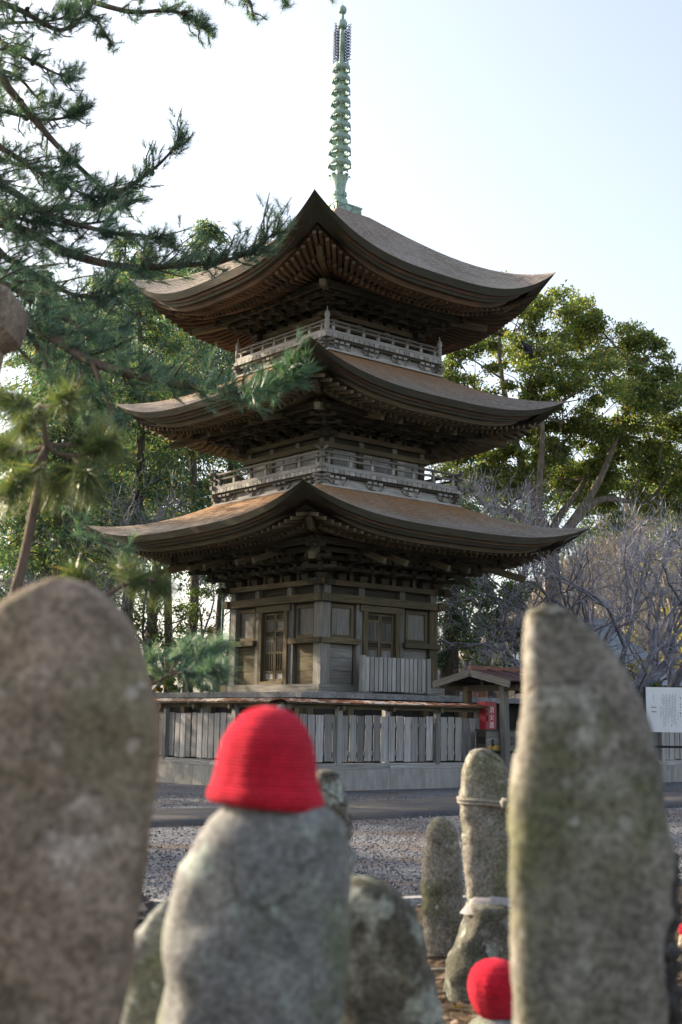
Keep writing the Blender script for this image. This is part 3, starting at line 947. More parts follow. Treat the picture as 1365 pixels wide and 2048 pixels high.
D0 = 2.05
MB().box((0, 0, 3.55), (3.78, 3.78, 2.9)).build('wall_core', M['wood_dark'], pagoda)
bk = MB()
for k in range(4):
    sbox('sill_beam', M['wood_grey'], pagoda, k, (0, -D0 + 0.02, 2.215 + 0.002 * (k % 2)), (4.38 - 0.30 * (k % 2), 0.30, 0.19), bk)
    for cx in (-1.90, -0.74, 0.74, 1.90):
        if cx == 1.90: continue
        big = abs(cx) > 1
        sbox('column', M['wood_grey'], pagoda, k, (cx, -1.90 if big else -1.93, 3.36), (0.30 if big else 0.20, 0.30 if big else 0.18, 2.1), bk)
    # head beam, short struts, plate
    sbox('head_beam', M['wood_brown'], pagoda, k, (0, -2.05, 4.52 + 0.002 * (k % 2)), (4.44, 0.22, 0.20), bk)
    for cx in (-1.86, -0.72, 0.72, 1.86):
        sbox('strut', M['wood_grey'], pagoda, k, (cx, -1.99, 4.735), (0.20, 0.16, 0.22), bk)
    sbox('frieze_board', M['wood_dark'], pagoda, k, (0, -1.92, 4.735), (3.9, 0.06, 0.225), bk)
    for sx in (-1, 1):
        cx = sx * 1.32
        # waist rail, upper framed panel, lower boards
        sbox('waist_rail', M['wood_brown'], pagoda, k, (sx * 1.43, -2.045, 3.43), (1.30, 0.20, 0.14), bk)
        sbox('panel_frame', M['wood_brown'], pagoda, k, (cx, -1.935, 4.33), (0.80, 0.10, 0.09), bk)
        sbox('panel_frame', M['wood_brown'], pagoda, k, (cx, -1.935, 3.55), (0.80, 0.10, 0.08), bk)
        for s2 in (-1, 1):
            sbox('panel_frame', M['wood_brown'], pagoda, k, (cx + s2 * 0.36, -1.932, 3.94), (0.08, 0.10, 0.70), bk)
        sbox('wall_panel', M['wood_grey'], pagoda, k, (cx, -1.905, 3.94), (0.64, 0.04, 0.70), bk)
        for j in range(3):
            sbox('wall_board', M['wood_grey'] if k == 0 else M['wood_brown'], pagoda, k, (cx, -1.905 - 0.004 * j, 2.49 + 0.345 * j), (0.82, 0.045, 0.338), bk)
    # door frame
    sbox('door_frame', M['wood_brown'], pagoda, k, (0, -2.00, 4.32), (1.50, 0.16, 0.17), bk)
    for sx in (-1, 1):
        sbox('door_frame', M['wood_brown'], pagoda, k, (sx * 0.57, -2.00, 3.27), (0.15, 0.15, 1.93), bk)
    sbox('threshold', M['wood_brown'], pagoda, k, (0, -2.03, 2.355), (0.99, 0.12, 0.085), bk)
    # two-leaf door
    dr = MB()
    dr.box((0, 0, 0), (0.98, 0.03, 1.82))
    x, y = rot4(k, 0, -1.925)
    door = dr.build('door', M['wood_dark'], pagoda, (x, y, 3.31), (0, 0, k * pi / 2))
    for sx in (-1, 1):
        c = sx * 0.237
        for xx in (c - 0.205, c + 0.205):
            pbox('stile', M['wood_brown'], door, (xx, -0.035, 0), (0.055, 0.045, 1.80))
        rails = (-0.875, -0.62, -0.02, 0.16, 0.70, 0.875) if k != 3 else (-0.875, -0.66, -0.16, 0.24, 0.42, 0.70, 0.875)
        for zz in rails:
            pbox('rail', M['wood_brown'], door, (c, -0.034, zz), (0.36, 0.04, 0.06))
        if k == 0 or k == 2:
            for j in range(7):
                pbox('lattice_bar', M['wood_grey'], door, (c - 0.15 + 0.05 * j, -0.03, 0.43), (0.022, 0.03, 0.48))
            pbox('door_panel', M['wood_grey'], door, (c, -0.022, -0.32), (0.36, 0.014, 0.54))
        else:
            pbox('door_panel', M['wood_grey'], door, (c, -0.022, 0.56), (0.36, 0.014, 0.24))
            pbox('door_panel', M['wood_grey'], door, (c, -0.022, 0.04), (0.36, 0.014, 0.36))
            for j in range(3):
                pbox('lattice_bar', M['wood_brown'], door, (c - 0.10 + 0.10 * j, -0.03, -0.24), (0.035, 0.03, 0.74))
            pbox('door_panel', M['wood_pale'], door, (c, -0.022, -0.77), (0.36, 0.014, 0.17))
tag(bk.build('rear_wall_timbers', M['wood_brown'], pagoda), kind='stuff')
bk = MB()
plate_beams(2.05, 4.845, 4.98, 0.25, bk, 1.0)
bk.build('rear_wall_plate', M['wood_dark'], pagoda)
# thin green downpipe at the left-hand end
px_, py_ = rot4(3, 2.24, -2.12)
px_, py_ = -2.16, 2.28
MB().tube([(px_, py_, 2.05), (px_ + .01, py_, 3.4), (px_, py_ - .02, 4.95)], 0.018, 6).build('downpipe', M['pipe_green'], pagoda)

for idx, d in enumerate(ST):
    build_roof(d, idx)
    zl = build_under(d, idx)
    build_brackets(d, idx, zl)

# --- balconies and upper walls
def build_balcony(B, zb, zdeck, ztop, W, plate, idx):
    """B half width at the rail, zb foot of the skirting, zdeck underside of the joist ends, ztop top rail"""
    deck = MB().box((0, 0, zdeck + 0.13), (2 * B - 0.1, 2 * B - 0.1, 0.05)).build('balcony', M['wood_grey'], pagoda)
    jm = MB()
    s = B - 0.12
    for k in range(4):
        # skirting: three long boards
        n = 2
        hb = (zdeck - 0.02 - zb) / n
        for j in range(n):
            sbox('skirting_board', M['wood_pale'], deck, k, (0, -s + 0.03 + 0.015 * j, zb + hb * (j + 0.5)), (2 * s - 0.01 - .12 * (k % 2), 0.06, hb - 0.006), jm)
        sbox('roof_flashing', M['wood_pale'], deck, k, (0, -s - 0.10, zb + 0.03), (2 * s + 0.2 - 0.2 * (k % 2), 0.20, 0.05), jm)
        # carrying beam and joist ends
        sbox('carrying_beam', M['wood_dark'], deck, k, (0, -s - 0.04, zdeck - 0.035), (2 * s + 0.1, 0.12, 0.07), jm)
        nj = 27 if idx == 1 else 23
        for i in range(nj):
            x = -B + (i + 0.5) * 2 * B / nj
            w = 2 * B / nj - 0.022
            sbox('joist_end', M['wood_pale'], deck, k, (x, -B + 0.12, zdeck + 0.055), (w, 0.30, 0.10), jm)
        # rails
        e = 0.0 if idx == 2 else 0.16
        rl = 2 * B + 2 * e
        sbox('bottom_rail', M['wood_pale'], deck, k, (0, -B + 0.05, zdeck + 0.165 + 0.003 * (k % 2)), (rl - 0.1, 0.11, 0.10), jm)
        zm = zdeck + 0.165 + (ztop - zdeck - 0.165) * 0.56
        sbox('middle_rail', M['wood_grey'], deck, k, (0, -B + 0.05, zm + 0.003 * (k % 2)), (rl, 0.075, 0.05), jm)
        zt = ztop - 0.03
        if k in VIS:
            x0, y0 = rot4(k, -B - e, -B + 0.05); x1, y1 = rot4(k, B + e, -B + 0.05)
            lift = 0.10 if e else 0.0
            pts = [(x0, y0, zt + lift)] + [(*rot4(k, t * (B - 0.1), -B + 0.05), zt) for t in np.linspace(-1, 1, 7)] + [(x1, y1, zt + lift)]
            MB().tube(curve_pts(pts, 26), 0.038, 8).build('top_rail', M['wood_grey'], deck)
        else:
            sbox('top_rail', M['wood_grey'], deck, k, (0, -B + 0.05, zt), (rl, 0.07, 0.07), jm)
        nb = 7 if idx == 1 else 8
        for i in range(nb):
            x = -B + 0.25 + (2 * B - 0.5) * i / (nb - 1)
            sbox('rail_strut', M['wood_pale'], deck, k, (x, -B + 0.05, (zdeck + 0.215 + zm) / 2), (0.085, 0.07, zm - zdeck - 0.24), jm)
            sbox('rail_strut', M['wood_grey'], deck, k, (x, -B + 0.05, (zm + zt) / 2), (0.06, 0.06, zt - zm - 0.07), jm)
        # corner post
        x, y = rot4(k, -B + 0.05, -B + 0.05)
        if idx == 2:
            MB().lathe([(0.065, 0), (0.065, ztop - zdeck - 0.05), (0.05, ztop - zdeck), (0.075, ztop - zdeck + 0.03), (0.08, ztop - zdeck + 0.10),
                        (0.055, ztop - zdeck + 0.17), (0.018, ztop - zdeck + 0.21), (0.012, ztop - zdeck + 0.29), (0.002, ztop - zdeck + 0.33)], (x, y, zdeck + 0.02), 10).build('newel_post', M['wood_pale'], deck)
        else:
            pbox('corner_post', M['wood_grey'], deck, (x, y, (zdeck + ztop) / 2 + 0.03), (0.09, 0.09, ztop - zdeck - 0.06))
        # curved brackets carrying the balcony
        for i in range(4):
            x = -s + 0.42 + (2 * s - 0.84) * i / 3
            m = MB()
            a = [(-0.17 + 0.15 * (1 - cos(q)), 0, -0.02 - 0.16 * sin(q)) for q in np.linspace(0, pi / 2, 6)]
            m.tube(a, 0.022, 5)
            m.tube([(-p[0] + 0.30, p[1], p[2]) for p in a], 0.022, 5)
            m.box((0.065, -0.02, -0.17), (0.19, 0.13, 0.085), taper=0.8)
            for dx in (-0.13, 0.065, 0.26):
                m.box((dx, -0.02, -0.035), (0.13, 0.13, 0.055))
            xx, yy = rot4(k, x - 0.065, -s - 0.03)
            ob = m.build('balcony_bracket', M['wood_pale'] if k == 0 else M['wood_grey'], deck, (xx, yy, zdeck - 0.05), (0, 0, k * pi / 2))
        # corner bracket cluster
        m = MB()
        for j, zz in enumerate((-0.06, -0.15, -0.23)):
            m.box((-0.10 + 0.03 * j, 0, zz), (0.34 - 0.07 * j, 0.12, 0.07)); m.box((0, -0.10 + 0.03 * j, zz - 0.004), (0.12, 0.34 - 0.07 * j, 0.07))
        xx, yy = rot4(k, -s, -s)
        m.build('corner_bracket', M['wood_grey'], deck, (xx, yy, zdeck - 0.02), (0, 0, k * pi / 2))
    tag(jm.build('rear_balcony_timbers', M['wood_grey'], deck), kind='stuff')
    # storey wall behind the rail
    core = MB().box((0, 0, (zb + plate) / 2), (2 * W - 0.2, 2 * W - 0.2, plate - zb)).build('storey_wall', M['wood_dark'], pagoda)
    jm = MB()
    z0 = zdeck + 0.15
    for k in range(4):
        nw = 11
        for i in range(nw):
            w = (2 * W - 0.3) / nw
            sbox('wall_board', M['wood_pale'] if idx == 1 else M['wood_brown'], core, k, (-W + 0.15 + w * (i + 0.5), -W + 0.075, (z0 + plate - 0.42) / 2), (w - 0.008, 0.045, plate - 0.42 - z0), jm)
        for cx in (-0.93, -0.35, 0.35, 0.93):
            if cx == 0.93 and k in VIS: pass
            sbox('column', M['wood_brown'], core, k, (cx * W * 0.98, -W + 0.06 - 0.01 * (abs(cx) < 0.5), (z0 + plate - 0.14) / 2), (0.17, 0.14, plate - 0.14 - z0), jm)
        sbox('head_beam', M['wood_brown'], core, k, (0, -W, plate - 0.35), (2 * W + 0.12, 0.14, 0.13), jm)
        sbox('frieze_board', M['wood_dark'], core, k, (0, -W + 0.06, plate - 0.21), (2 * W - 0.1, 0.04, 0.15), jm)
        for cx in (-0.9, -0.33, 0.33, 0.9):
            sbox('strut', M['wood_grey'], core, k, (cx * W, -W + 0.02, plate - 0.21), (0.15, 0.10, 0.15), jm)
    tag(jm.build('rear_storey_timbers', M['wood_brown'], core), kind='stuff')
    bkk = MB()
    plate_beams(W, plate - 0.135, plate, 0.20, bkk, 1.0)
    bkk.build('rear_wall_plate', M['wood_dark'], pagoda)

build_balcony(2.47, 7.30, 7.67, 8.25, ST[1]['W'], ST[1]['plate'], 1)
build_balcony(2.10, 11.02, 11.40, 11.90, ST[2]['W'], ST[2]['plate'], 2)

# --- bronze finial
FX, FY = -0.09, -0.03
fin = MB().lathe([(0.115, 16.1), (0.112, 17.2), (0.10, 18.5), (0.085, 20.5), (0.09, 20.52), (0.085, 21.55), (0.06, 21.6), (0.05, 22.2)], (FX, FY, 0), 14).build('finial', M['patina'], pagoda)
bx = MB()
bx.box((FX, FY, 15.90), (0.94, 0.94, 0.30)); bx.box((FX, FY, 16.07), (0.98, 0.98, 0.04)); 
box_ = bx.build('base_box', M['patina'], fin)
pbox('roof_cap', M['wood_rafter'], fin, (FX, FY, 15.735), (1.16, 1.16, 0.05))
for k in range(4):
    for sx in (-1, 1):
        m = MB()
        m.lathe([(0.15, 0), (0.15, 0.018), (0.125, 0.018), (0.12, 0.006), (0.02, 0.006)], (0, 0, 0), 16)
        x, y = rot4(k, sx * 0.23, -0.471)
        o = m.build('round_boss', M['patina'], fin, (FX + x, FY + y, 15.90))
        o.rotation_euler = Euler((pi / 2, 0, k * pi / 2), 'XYZ')
MB().lathe([(0.26, 16.09), (0.26, 16.22), (0.25, 16.33), (0.21, 16.40), (0.17, 16.43), (0.21, 16.46), (0.235, 16.49), (0.20, 16.53), (0.23, 16.56), (0.20, 16.59)], (FX, FY, 0), 24).build('inverted_bowl', M['patina'], fin)
MB().lathe([(0.17, 16.58), (0.18, 16.62), (0.16, 16.70), (0.14, 16.82), (0.15, 17.0), (0.17, 17.10)], (FX, FY, 0), 20).build('lotus_cup', M['patina'], fin)
pet = MB()
w0 = [(0.16, 0.05), (0.17, 0.07), (0.20, 0.09), (0.25, 0.09), (0.30, 0.06), (0.325, 0.015)]
zz = [16.66, 16.80, 16.94, 17.06, 17.10, 17.06]
P = []
for (r, w), z in zip(w0, zz):
    P += [(r, -w, z), (r + 0.02, 0, z - 0.01), (r, w, z)]
F = []
for i in range(5):
    for j in range(2):
        F.append((3 * i + j, 3 * i + j + 1, 3 * i + 4 + j, 3 * i + 3 + j))
pet.poly(P, F, None, True)
pm = pet.mesh('lotus_petal'); pm.materials.append(M['patina'])
for i in range(8):
    link('lotus_petal', pm, None, fin, (FX, FY, 0), (0, 0, i * pi / 4 + 0.2))
for i, z in enumerate([20.45, 20.10, 19.74, 19.37, 19.0, 18.62, 18.24, 17.85, 17.45]):
    r = 0.250 + 0.0100 * i
    m = MB()
    h = 0.076
    m.poly([(rr * cos(2 * pi * j / 28), rr * sin(2 * pi * j / 28), zz_) for rr, zz_ in ((r, h), (r + .015, 0), (r, -h), (r - 0.025, -h), (r - 0.02, h)) for j in range(28)],
           [(a * 28 + j, a * 28 + (j + 1) % 28, ((a + 1) % 5) * 28 + (j + 1) % 28, ((a + 1) % 5) * 28 + j) for a in range(5) for j in range(28)], None, True)
    for a in range(4):
        q = a * pi / 2 + 0.5
        m.tube([(0.09 * cos(q), 0.09 * sin(q), 0), (r * cos(q), r * sin(q), 0)], 0.022, 5)
    for a in range(8):
        q = a * pi / 4 + 0.1
        m.box((r * 0.99 * cos(q), r * 0.99 * sin(q), -h - 0.03), (0.03, 0.03, 0.05), q)
    m.lathe([(0.13, -0.05), (0.14, 0), (0.13, 0.05)], (0, 0, 0), 14)
    m.build('finial_ring', M['patina'], fin, (FX, FY, z))
for k in range(4):
    m = MB()
    rs = random.Random(3)
    for cz in np.linspace(20.72, 21.68, 11):
        m.tube([(0.11, 0, cz), (0.20, 0, cz + 0.05), (0.30, 0, cz + 0.02), (0.37, 0, cz + 0.09)], [0.015, 0.015, 0.013, 0.006], 4)
        m.tube([(0.15, 0, cz), (0.19, 0, cz - 0.06), (0.27, 0, cz - 0.05)], [0.013, 0.013, 0.012], 4)
        m.tube([(0.22, 0, cz + 0.04), (0.25, 0, cz + 0.10), (0.33, 0, cz + 0.08)], [0.012, 0.012, 0.009], 4)
    m.tube([(0.30, 0, 20.66), (0.31, 0, 21.2), (0.29, 0, 21.72)], 0.012, 4)
    m.tube([(0.12, 0, 20.64), (0.12, 0, 21.7)], 0.012, 4)
    m.tube([(0.10, 0, 20.66), (0.37, 0, 20.63)], 0.012, 4)
    m.build('water_flame', M['iron_dark'], fin, (FX, FY, 0), (0, 0, k * pi / 2 + radians(45) - ALPHA + radians(6)))
MB().lathe([(0.05, -0.16), (0.12, -0.14), (0.15, -0.05), (0.15, 0.04), (0.11, 0.12), (0.05, 0.15)], (FX, FY, 21.87), 18).build('dragon_wheel', M['patina'], fin)
MB().lathe([(0.04, -0.12), (0.10, -0.10), (0.125, -0.02), (0.115, 0.06), (0.06, 0.12), (0.012, 0.15), (0.004, 0.30)], (FX, FY, 22.33), 18).build('sacred_jewel', M['patina'], fin)

# ------------------------------------------------------------------ things round the pagoda
# slatted barrier standing on the podium in front of the right-hand door
bar = tag(empty('door_barrier', P2W(0, -2.62, 2.05), ALPHA), 'low barrier of pale upright slats in front of the right-hand pagoda door', 'barrier')
for sx in (-1, 1):
    pbox('end_post', M['wood_pale'], bar, (sx * 1.13, 0, 0.55), (0.12, 0.14, 0.92))
    pbox('foot', M['wood_grey'], bar, (sx * 1.13, 0, 0.045), (0.34, 0.42, 0.09))
for zz_ in (0.18, 0.93):
    pbox('rail', M['wood_grey'], bar, (0, 0.035, zz_), (2.16, 0.05, 0.08))
for i in range(14):
    pbox('slat', M['wood_pale'], bar, (-0.98 + i * 0.151, -0.012, 0.545 + random.uniform(-.008, .008)), (0.118, 0.03, 0.87))

# picket fence round the podium, on a concrete footing
FH = 6.87
fence = tag(empty('picket_fence', PAG, ALPHA), 'grey picket fence on concrete footing with rusty sheet capping round the pagoda', 'fence')
def fence_run(k, x0, x1):
    def put(name, mat, x, yoff, z, size):
        xx, yy = rot4(k, x, -FH + yoff)
        return pbox(name, mat, fence, (xx, yy, z), size, k * pi / 2)
    L = x1 - x0
    n = max(1, round(L / 2.4)); w = L / n
    for i in range(n):
        put('concrete_block', M['concrete'], x0 + w * (i + 0.5), 0.02, 0.195, (round(w, 3) - 0.008, 0.22, 0.43))
        put('sill_beam', M['fence_wood'], x0 + w * (i + 0.5), 0.0, 0.475 + random.uniform(-.004, .004), (round(w, 3) - 0.01, 0.15, 0.12))
        put('upper_rail', M['fence_wood'], x0 + w * (i + 0.5), 0.045, 1.33, (round(w, 3) - 0.01, 0.05, 0.09))
        put('lower_rail', M['fence_wood'], x0 + w * (i + 0.5), 0.045, 0.74, (round(w, 3) - 0.01, 0.05, 0.09))
        put('head_beam', M['wood_brown'], x0 + w * (i + 0.5), 0.02, 1.695, (round(w, 3) - 0.01, 0.11, 0.10))
    npk = round(L / 0.222); sp = L / npk
    for i in range(npk):
        o = put('picket', M['fence_wood'], x0 + sp * (i + 0.5) + random.uniform(-.008, .008), 0.0 + random.uniform(-.004, .004), 1.045 + random.uniform(-.012, .012), (0.182, 0.024, 0.95))
        o.rotation_euler[1] += random.uniform(-.008, .008)
        o.scale = (random.uniform(0.93, 1.05), 1, 1)
    npst = round(L / 1.3)
    for i in range(npst + 1):
        put('post', M['fence_wood'], x0 + 0.06 + (L - 0.12) * i / npst, -0.045 if i % 2 else 0.075, 1.10, (0.13, 0.09 if i % 2 else 0.12, 1.20))
        put('cap_bracket', M['wood_brown'], x0 + 0.06 + (L - 0.12) * i / npst + 0.0, -0.12, 1.66, (0.06, 0.20, 0.09))
    nc = round(L / 0.91); wc = L / nc
    for i in range(nc):
        for s2 in (-1, 1):
            xx, yy = rot4(k, x0 + wc * (i + 0.5), -FH + 0.02 + s2 * 0.125)
            o = pbox('cap_sheet', M['rust'], fence, (xx, yy, 1.80 + random.uniform(-.003, .003)), (round(wc, 3) - 0.004, 0.26, 0.014), k * pi / 2)
            o.rotation_euler = Euler((-s2 * radians(13), 0, k * pi / 2), 'XYZ')
        put('cap_edge', M['wood_brown'], x0 + wc * (i + 0.5), -0.20, 1.755, (round(wc, 3) - 0.006, 0.03, 0.04))
fence_run(0, -FH, -1.15)
fence_run(0, 1.15, FH)
fence_run(3, -FH + 0.0, FH - 0.13)
pbox('corner_post', M['fence_wood'], fence, (-FH - 0.02, -FH - 0.02, 0.93), (0.15, 0.15, 1.55))

# roofed shelter over the entrance gap
sh = tag(empty('gate_shelter', P2W(0, -FH, 0), ALPHA), 'small gabled timber shelter with brown metal roof in the fence gap', 'shelter')
for sx in (-1.12, 1.12):
    for sy, lean in ((-0.66, 0.05), (0.52, -0.05)):
        pbeam('post', M['wood_grey'] if sy < 0 else M['wood_brown'], sh, (sx, sy - lean, 0), (sx, sy + lean * 0.4, 2.24), 0.15, 0.15)
    pbox('cross_beam', M['wood_dark'], sh, (sx, 0, 2.20), (0.12, 2.1, 0.13))
    pbox('king_strut', M['wood_dark'], sh, (sx, 0, 2.36), (0.10, 0.12, 0.20))
for sy in (-0.75, 0.75):
    pbox('eave_beam', M['wood_dark'], sh, (0, sy, 2.30), (2.9, 0.10, 0.09))
pbox('ridge_beam', M['wood_dark'], sh, (0, 0, 2.47), (2.9, 0.09, 0.09))
sl_ = math.atan2(0.26, 1.2)
for sy in (-1, 1):
    for i in range(6):
        o = pbox('roof_sheet', M['roof_metal'], sh, (-1.29 + 0.516 * i, sy * 0.61, 2.475 + 0.002 * (i % 2)), (0.53, 1.27, 0.025))
        o.rotation_euler = Euler((-sy * sl_, 0, 0))
    for i in range(5):
        o = pbox('seam', M['roof_metal'], sh, (-1.03 + 0.516 * i, sy * 0.61, 2.500), (0.03, 1.27, 0.03))
        o.rotation_euler = Euler((-sy * sl_, 0, 0))
    for sx in (-1, 1):
        o = pbox('barge_board', M['wood_grey'], sh, (sx * 1.535, sy * 0.60, 2.40), (0.045, 1.26, 0.15))
        o.rotation_euler = Euler((-sy * sl_, 0, 0))
pbox('ridge_board', M['roof_ridge'], sh, (0, 0, 2.645), (3.1, 0.13, 0.10))

# writing: text as flat mesh on a surface
def text_mesh(body, size, mat, parent, loc, rz, name='lettering', ext=0.003):
    cu = bpy.data.curves.new(name, 'FONT')
    cu.body = body
    cu.size = size
    cu.align_x = 'CENTER'
    cu.align_y = 'CENTER'
    cu.extrude = ext
    tmp = bpy.data.objects.new('tmp', cu)
    COL.objects.link(tmp)
    dg = bpy.context.evaluated_depsgraph_get()
    me = bpy.data.meshes.new_from_object(tmp.evaluated_get(dg))
    bpy.data.objects.remove(tmp)
    me.name = name
    me.materials.clear()
    me.materials.append(mat)
    o = link(name, me, None, parent, loc)
    o.rotation_euler = Euler((pi / 2, 0, rz), 'XYZ')
    return o

# red fire-extinguisher cabinet on the end of the fence
fx = tag(empty('fire_extinguisher_box', P2W(-1.07, -6.94, 0), ALPHA), 'tall red fire extinguisher cabinet lettered in white beside the shelter post', 'cabinet')
pbox('leg', M['black_steel'], fx, (-0.13, 0, 0.57), (0.03, 0.03, 1.14)); pbox('leg', M['black_steel'], fx, (0.13, 0, 0.57), (0.03, 0.03, 1.14))
cab = MB(); cab.box((0, 0, 1.52), (0.36, 0.24, 0.74)); cab.build('cabinet_body', M['red_paint'], fx)
dr = pbox('cabinet_door', M['red_paint'], fx, (0, -0.127, 1.52), (0.33, 0.012, 0.70))
pbox('handle', M['black_steel'], fx, (-0.12, -0.14, 1.52), (0.025, 0.02, 0.12))
for i, ch in enumerate('消火器'):
    text_mesh(ch, 0.155, M['letter_white'], fx, (0.02, -0.1345, 1.70 - 0.17 * i), 0)

# offering box under the shelter and a crate below it
ob = tag(empty('offering_box', P2W(-0.98, -7.26, 0), ALPHA), 'weathered wooden offering box with brass padlock and brushed black character', 'box')
for i in range(3):
    pbox('plank', M['wood_grey'], ob, (0, -0.155, 0.875 + 0.145 * i), (1.2, 0.03, 0.14))
    pbox('plank', M['wood_dark'], ob, (-0.585, 0.0, 0.875 + 0.145 * i), (0.03, 0.28, 0.14))
    pbox('plank', M['wood_dark'], ob, (0.585, 0.0, 0.875 + 0.145 * i), (0.03, 0.28, 0.14))
pbox('lid_rim', M['wood_dark'], ob, (0, 0, 1.255), (1.24, 0.36, 0.035))
pbox('bottom_board', M['wood_dark'], ob, (0, 0, 0.79), (1.22, 0.34, 0.03))
pbox('panel', M['tape'], ob, (-0.35, -0.174, 0.875), (0.42, 0.008, 0.10))
pbox('hasp', M['black_steel'], ob, (-0.42, -0.181, 0.98), (0.055, 0.012, 0.15))
pl = pbox('padlock', M['brass'], ob, (-0.42, -0.195, 0.865), (0.07, 0.03, 0.08))
MB().tube([(-0.022, 0, 0.04), (-0.022, 0, 0.075), (0, 0, 0.095), (0.022, 0, 0.075), (0.022, 0, 0.04)], 0.007, 6).build('shackle', M['black_steel'], pl)
text_mesh('財', 0.23, M['ink'], ob, (0.27, -0.1735, 0.99), 0)
cr = tag(empty('wooden_crate', P2W(-0.98, -7.26, 0), ALPHA), 'old plank crate standing on the ground under the offering box', 'crate')
for i in range(4):
    pbox('plank', M['wood_grey'], cr, (0, -0.145, 0.11 + 0.185 * i), (1.1, 0.03, 0.175))
    pbox('plank', M['wood_dark'], cr, (-0.535, 0.0, 0.11 + 0.185 * i), (0.03, 0.26, 0.175))
    pbox('plank', M['wood_dark'], cr, (0.535, 0.0, 0.11 + 0.185 * i), (0.03, 0.26, 0.175))
pbox('lid', M['wood_dark'], cr, (0, 0, 0.757), (1.14, 0.33, 0.03))

# white notice board with columns of print, on black posts
def notice_board():
    a, b = at(1293, 1374, 33), at(1363.5, 1376, 33)
    w = b[0] - a[0] + 0.02
    cx = (a[0] + b[0]) / 2
    zt = a[2]; zb = at(1363, 1465, 33)[2]
    h = zt - zb
    t = tag(empty('notice_board', (cx, 33, 0), radians(-4)), 'white notice board with columns of vertical print on black posts', 'sign')
    pbox('board', M['white_paint'], t, (0, 0, (zt + zb) / 2), (w, 0.04, h))
    for sx in (-1, 1):
        pbox('post', M['black_steel'], t, (sx * (w / 2 + 0.035), 0.03, zt / 2), (0.075, 0.075, zt + 0.02))
    pbox('crossbar', M['black_steel'], t, (0, 0.05, 0.9), (w, 0.05, 0.06))
    rs = random.Random(11)
    top = zt - h * 0.14
    ink = MB(); soft = MB()
    def glyph(mb, x, z, s):
        # a small square cluster of brush strokes
        for _ in range(4):
            if rs.random() < 0.5: mb.box((x + rs.uniform(-.15, .15) * s, -0.0215, z + rs.uniform(-.4, .4) * s), (s * rs.uniform(.4, .8), 0.002, s * 0.16))
            else: mb.box((x + rs.uniform(-.3, .3) * s, -0.0217, z + rs.uniform(-.1, .1) * s), (s * 0.15, 0.002, s * rs.uniform(.5, .85)))
    xr = w * 0.5 - 0.05
    for i, sc in enumerate((1.2, 0.4, 1.0, 0.95, 0.6, 1.25, 0.9)):
        glyph(ink, xr - 0.012, zt - h * 0.24 - i * h * 0.067, 0.045 * sc)
    for i in range(9):
        glyph(soft, xr - 0.068, zt - h * 0.52 - i * h * 0.024, 0.02)
    ends = [0.85, 0.86, 0.86, 0.88, 0.66, 0.80, 0.80, 0.86, 0.88, 0.62, 0.68]
    for c in range(11):
        x = xr - 0.125 - c * 0.0375
        z0 = 0.20 if c % 2 else 0.16
        if c == 10: z0 = 0.44
        z = z0
        while z < ends[c]:
            if rs.random() > 0.1: glyph(soft if rs.random() < .25 else ink, x, zt - h * z, 0.021)
            z += 0.0215
    x = -w * 0.5 + 0.19
    for i in range(8): glyph(soft, x, zt - h * (0.17 + 0.022 * i), 0.018)
    for z in (0.44, 0.54):
        cz = zt - h * z
        for s2 in (1, -1):
            soft.tube([(x + q * 0.065, -0.0215, cz + s2 * (-0.02 + 0.028 * q * q) - (0.02 if s2 < 0 else 0)) for q in np.linspace(-1, 1, 9)], 0.005, 4)
    ink.build('print', M['ink'], t); soft.build('faded_print', M['ink_soft'], t)
notice_board()

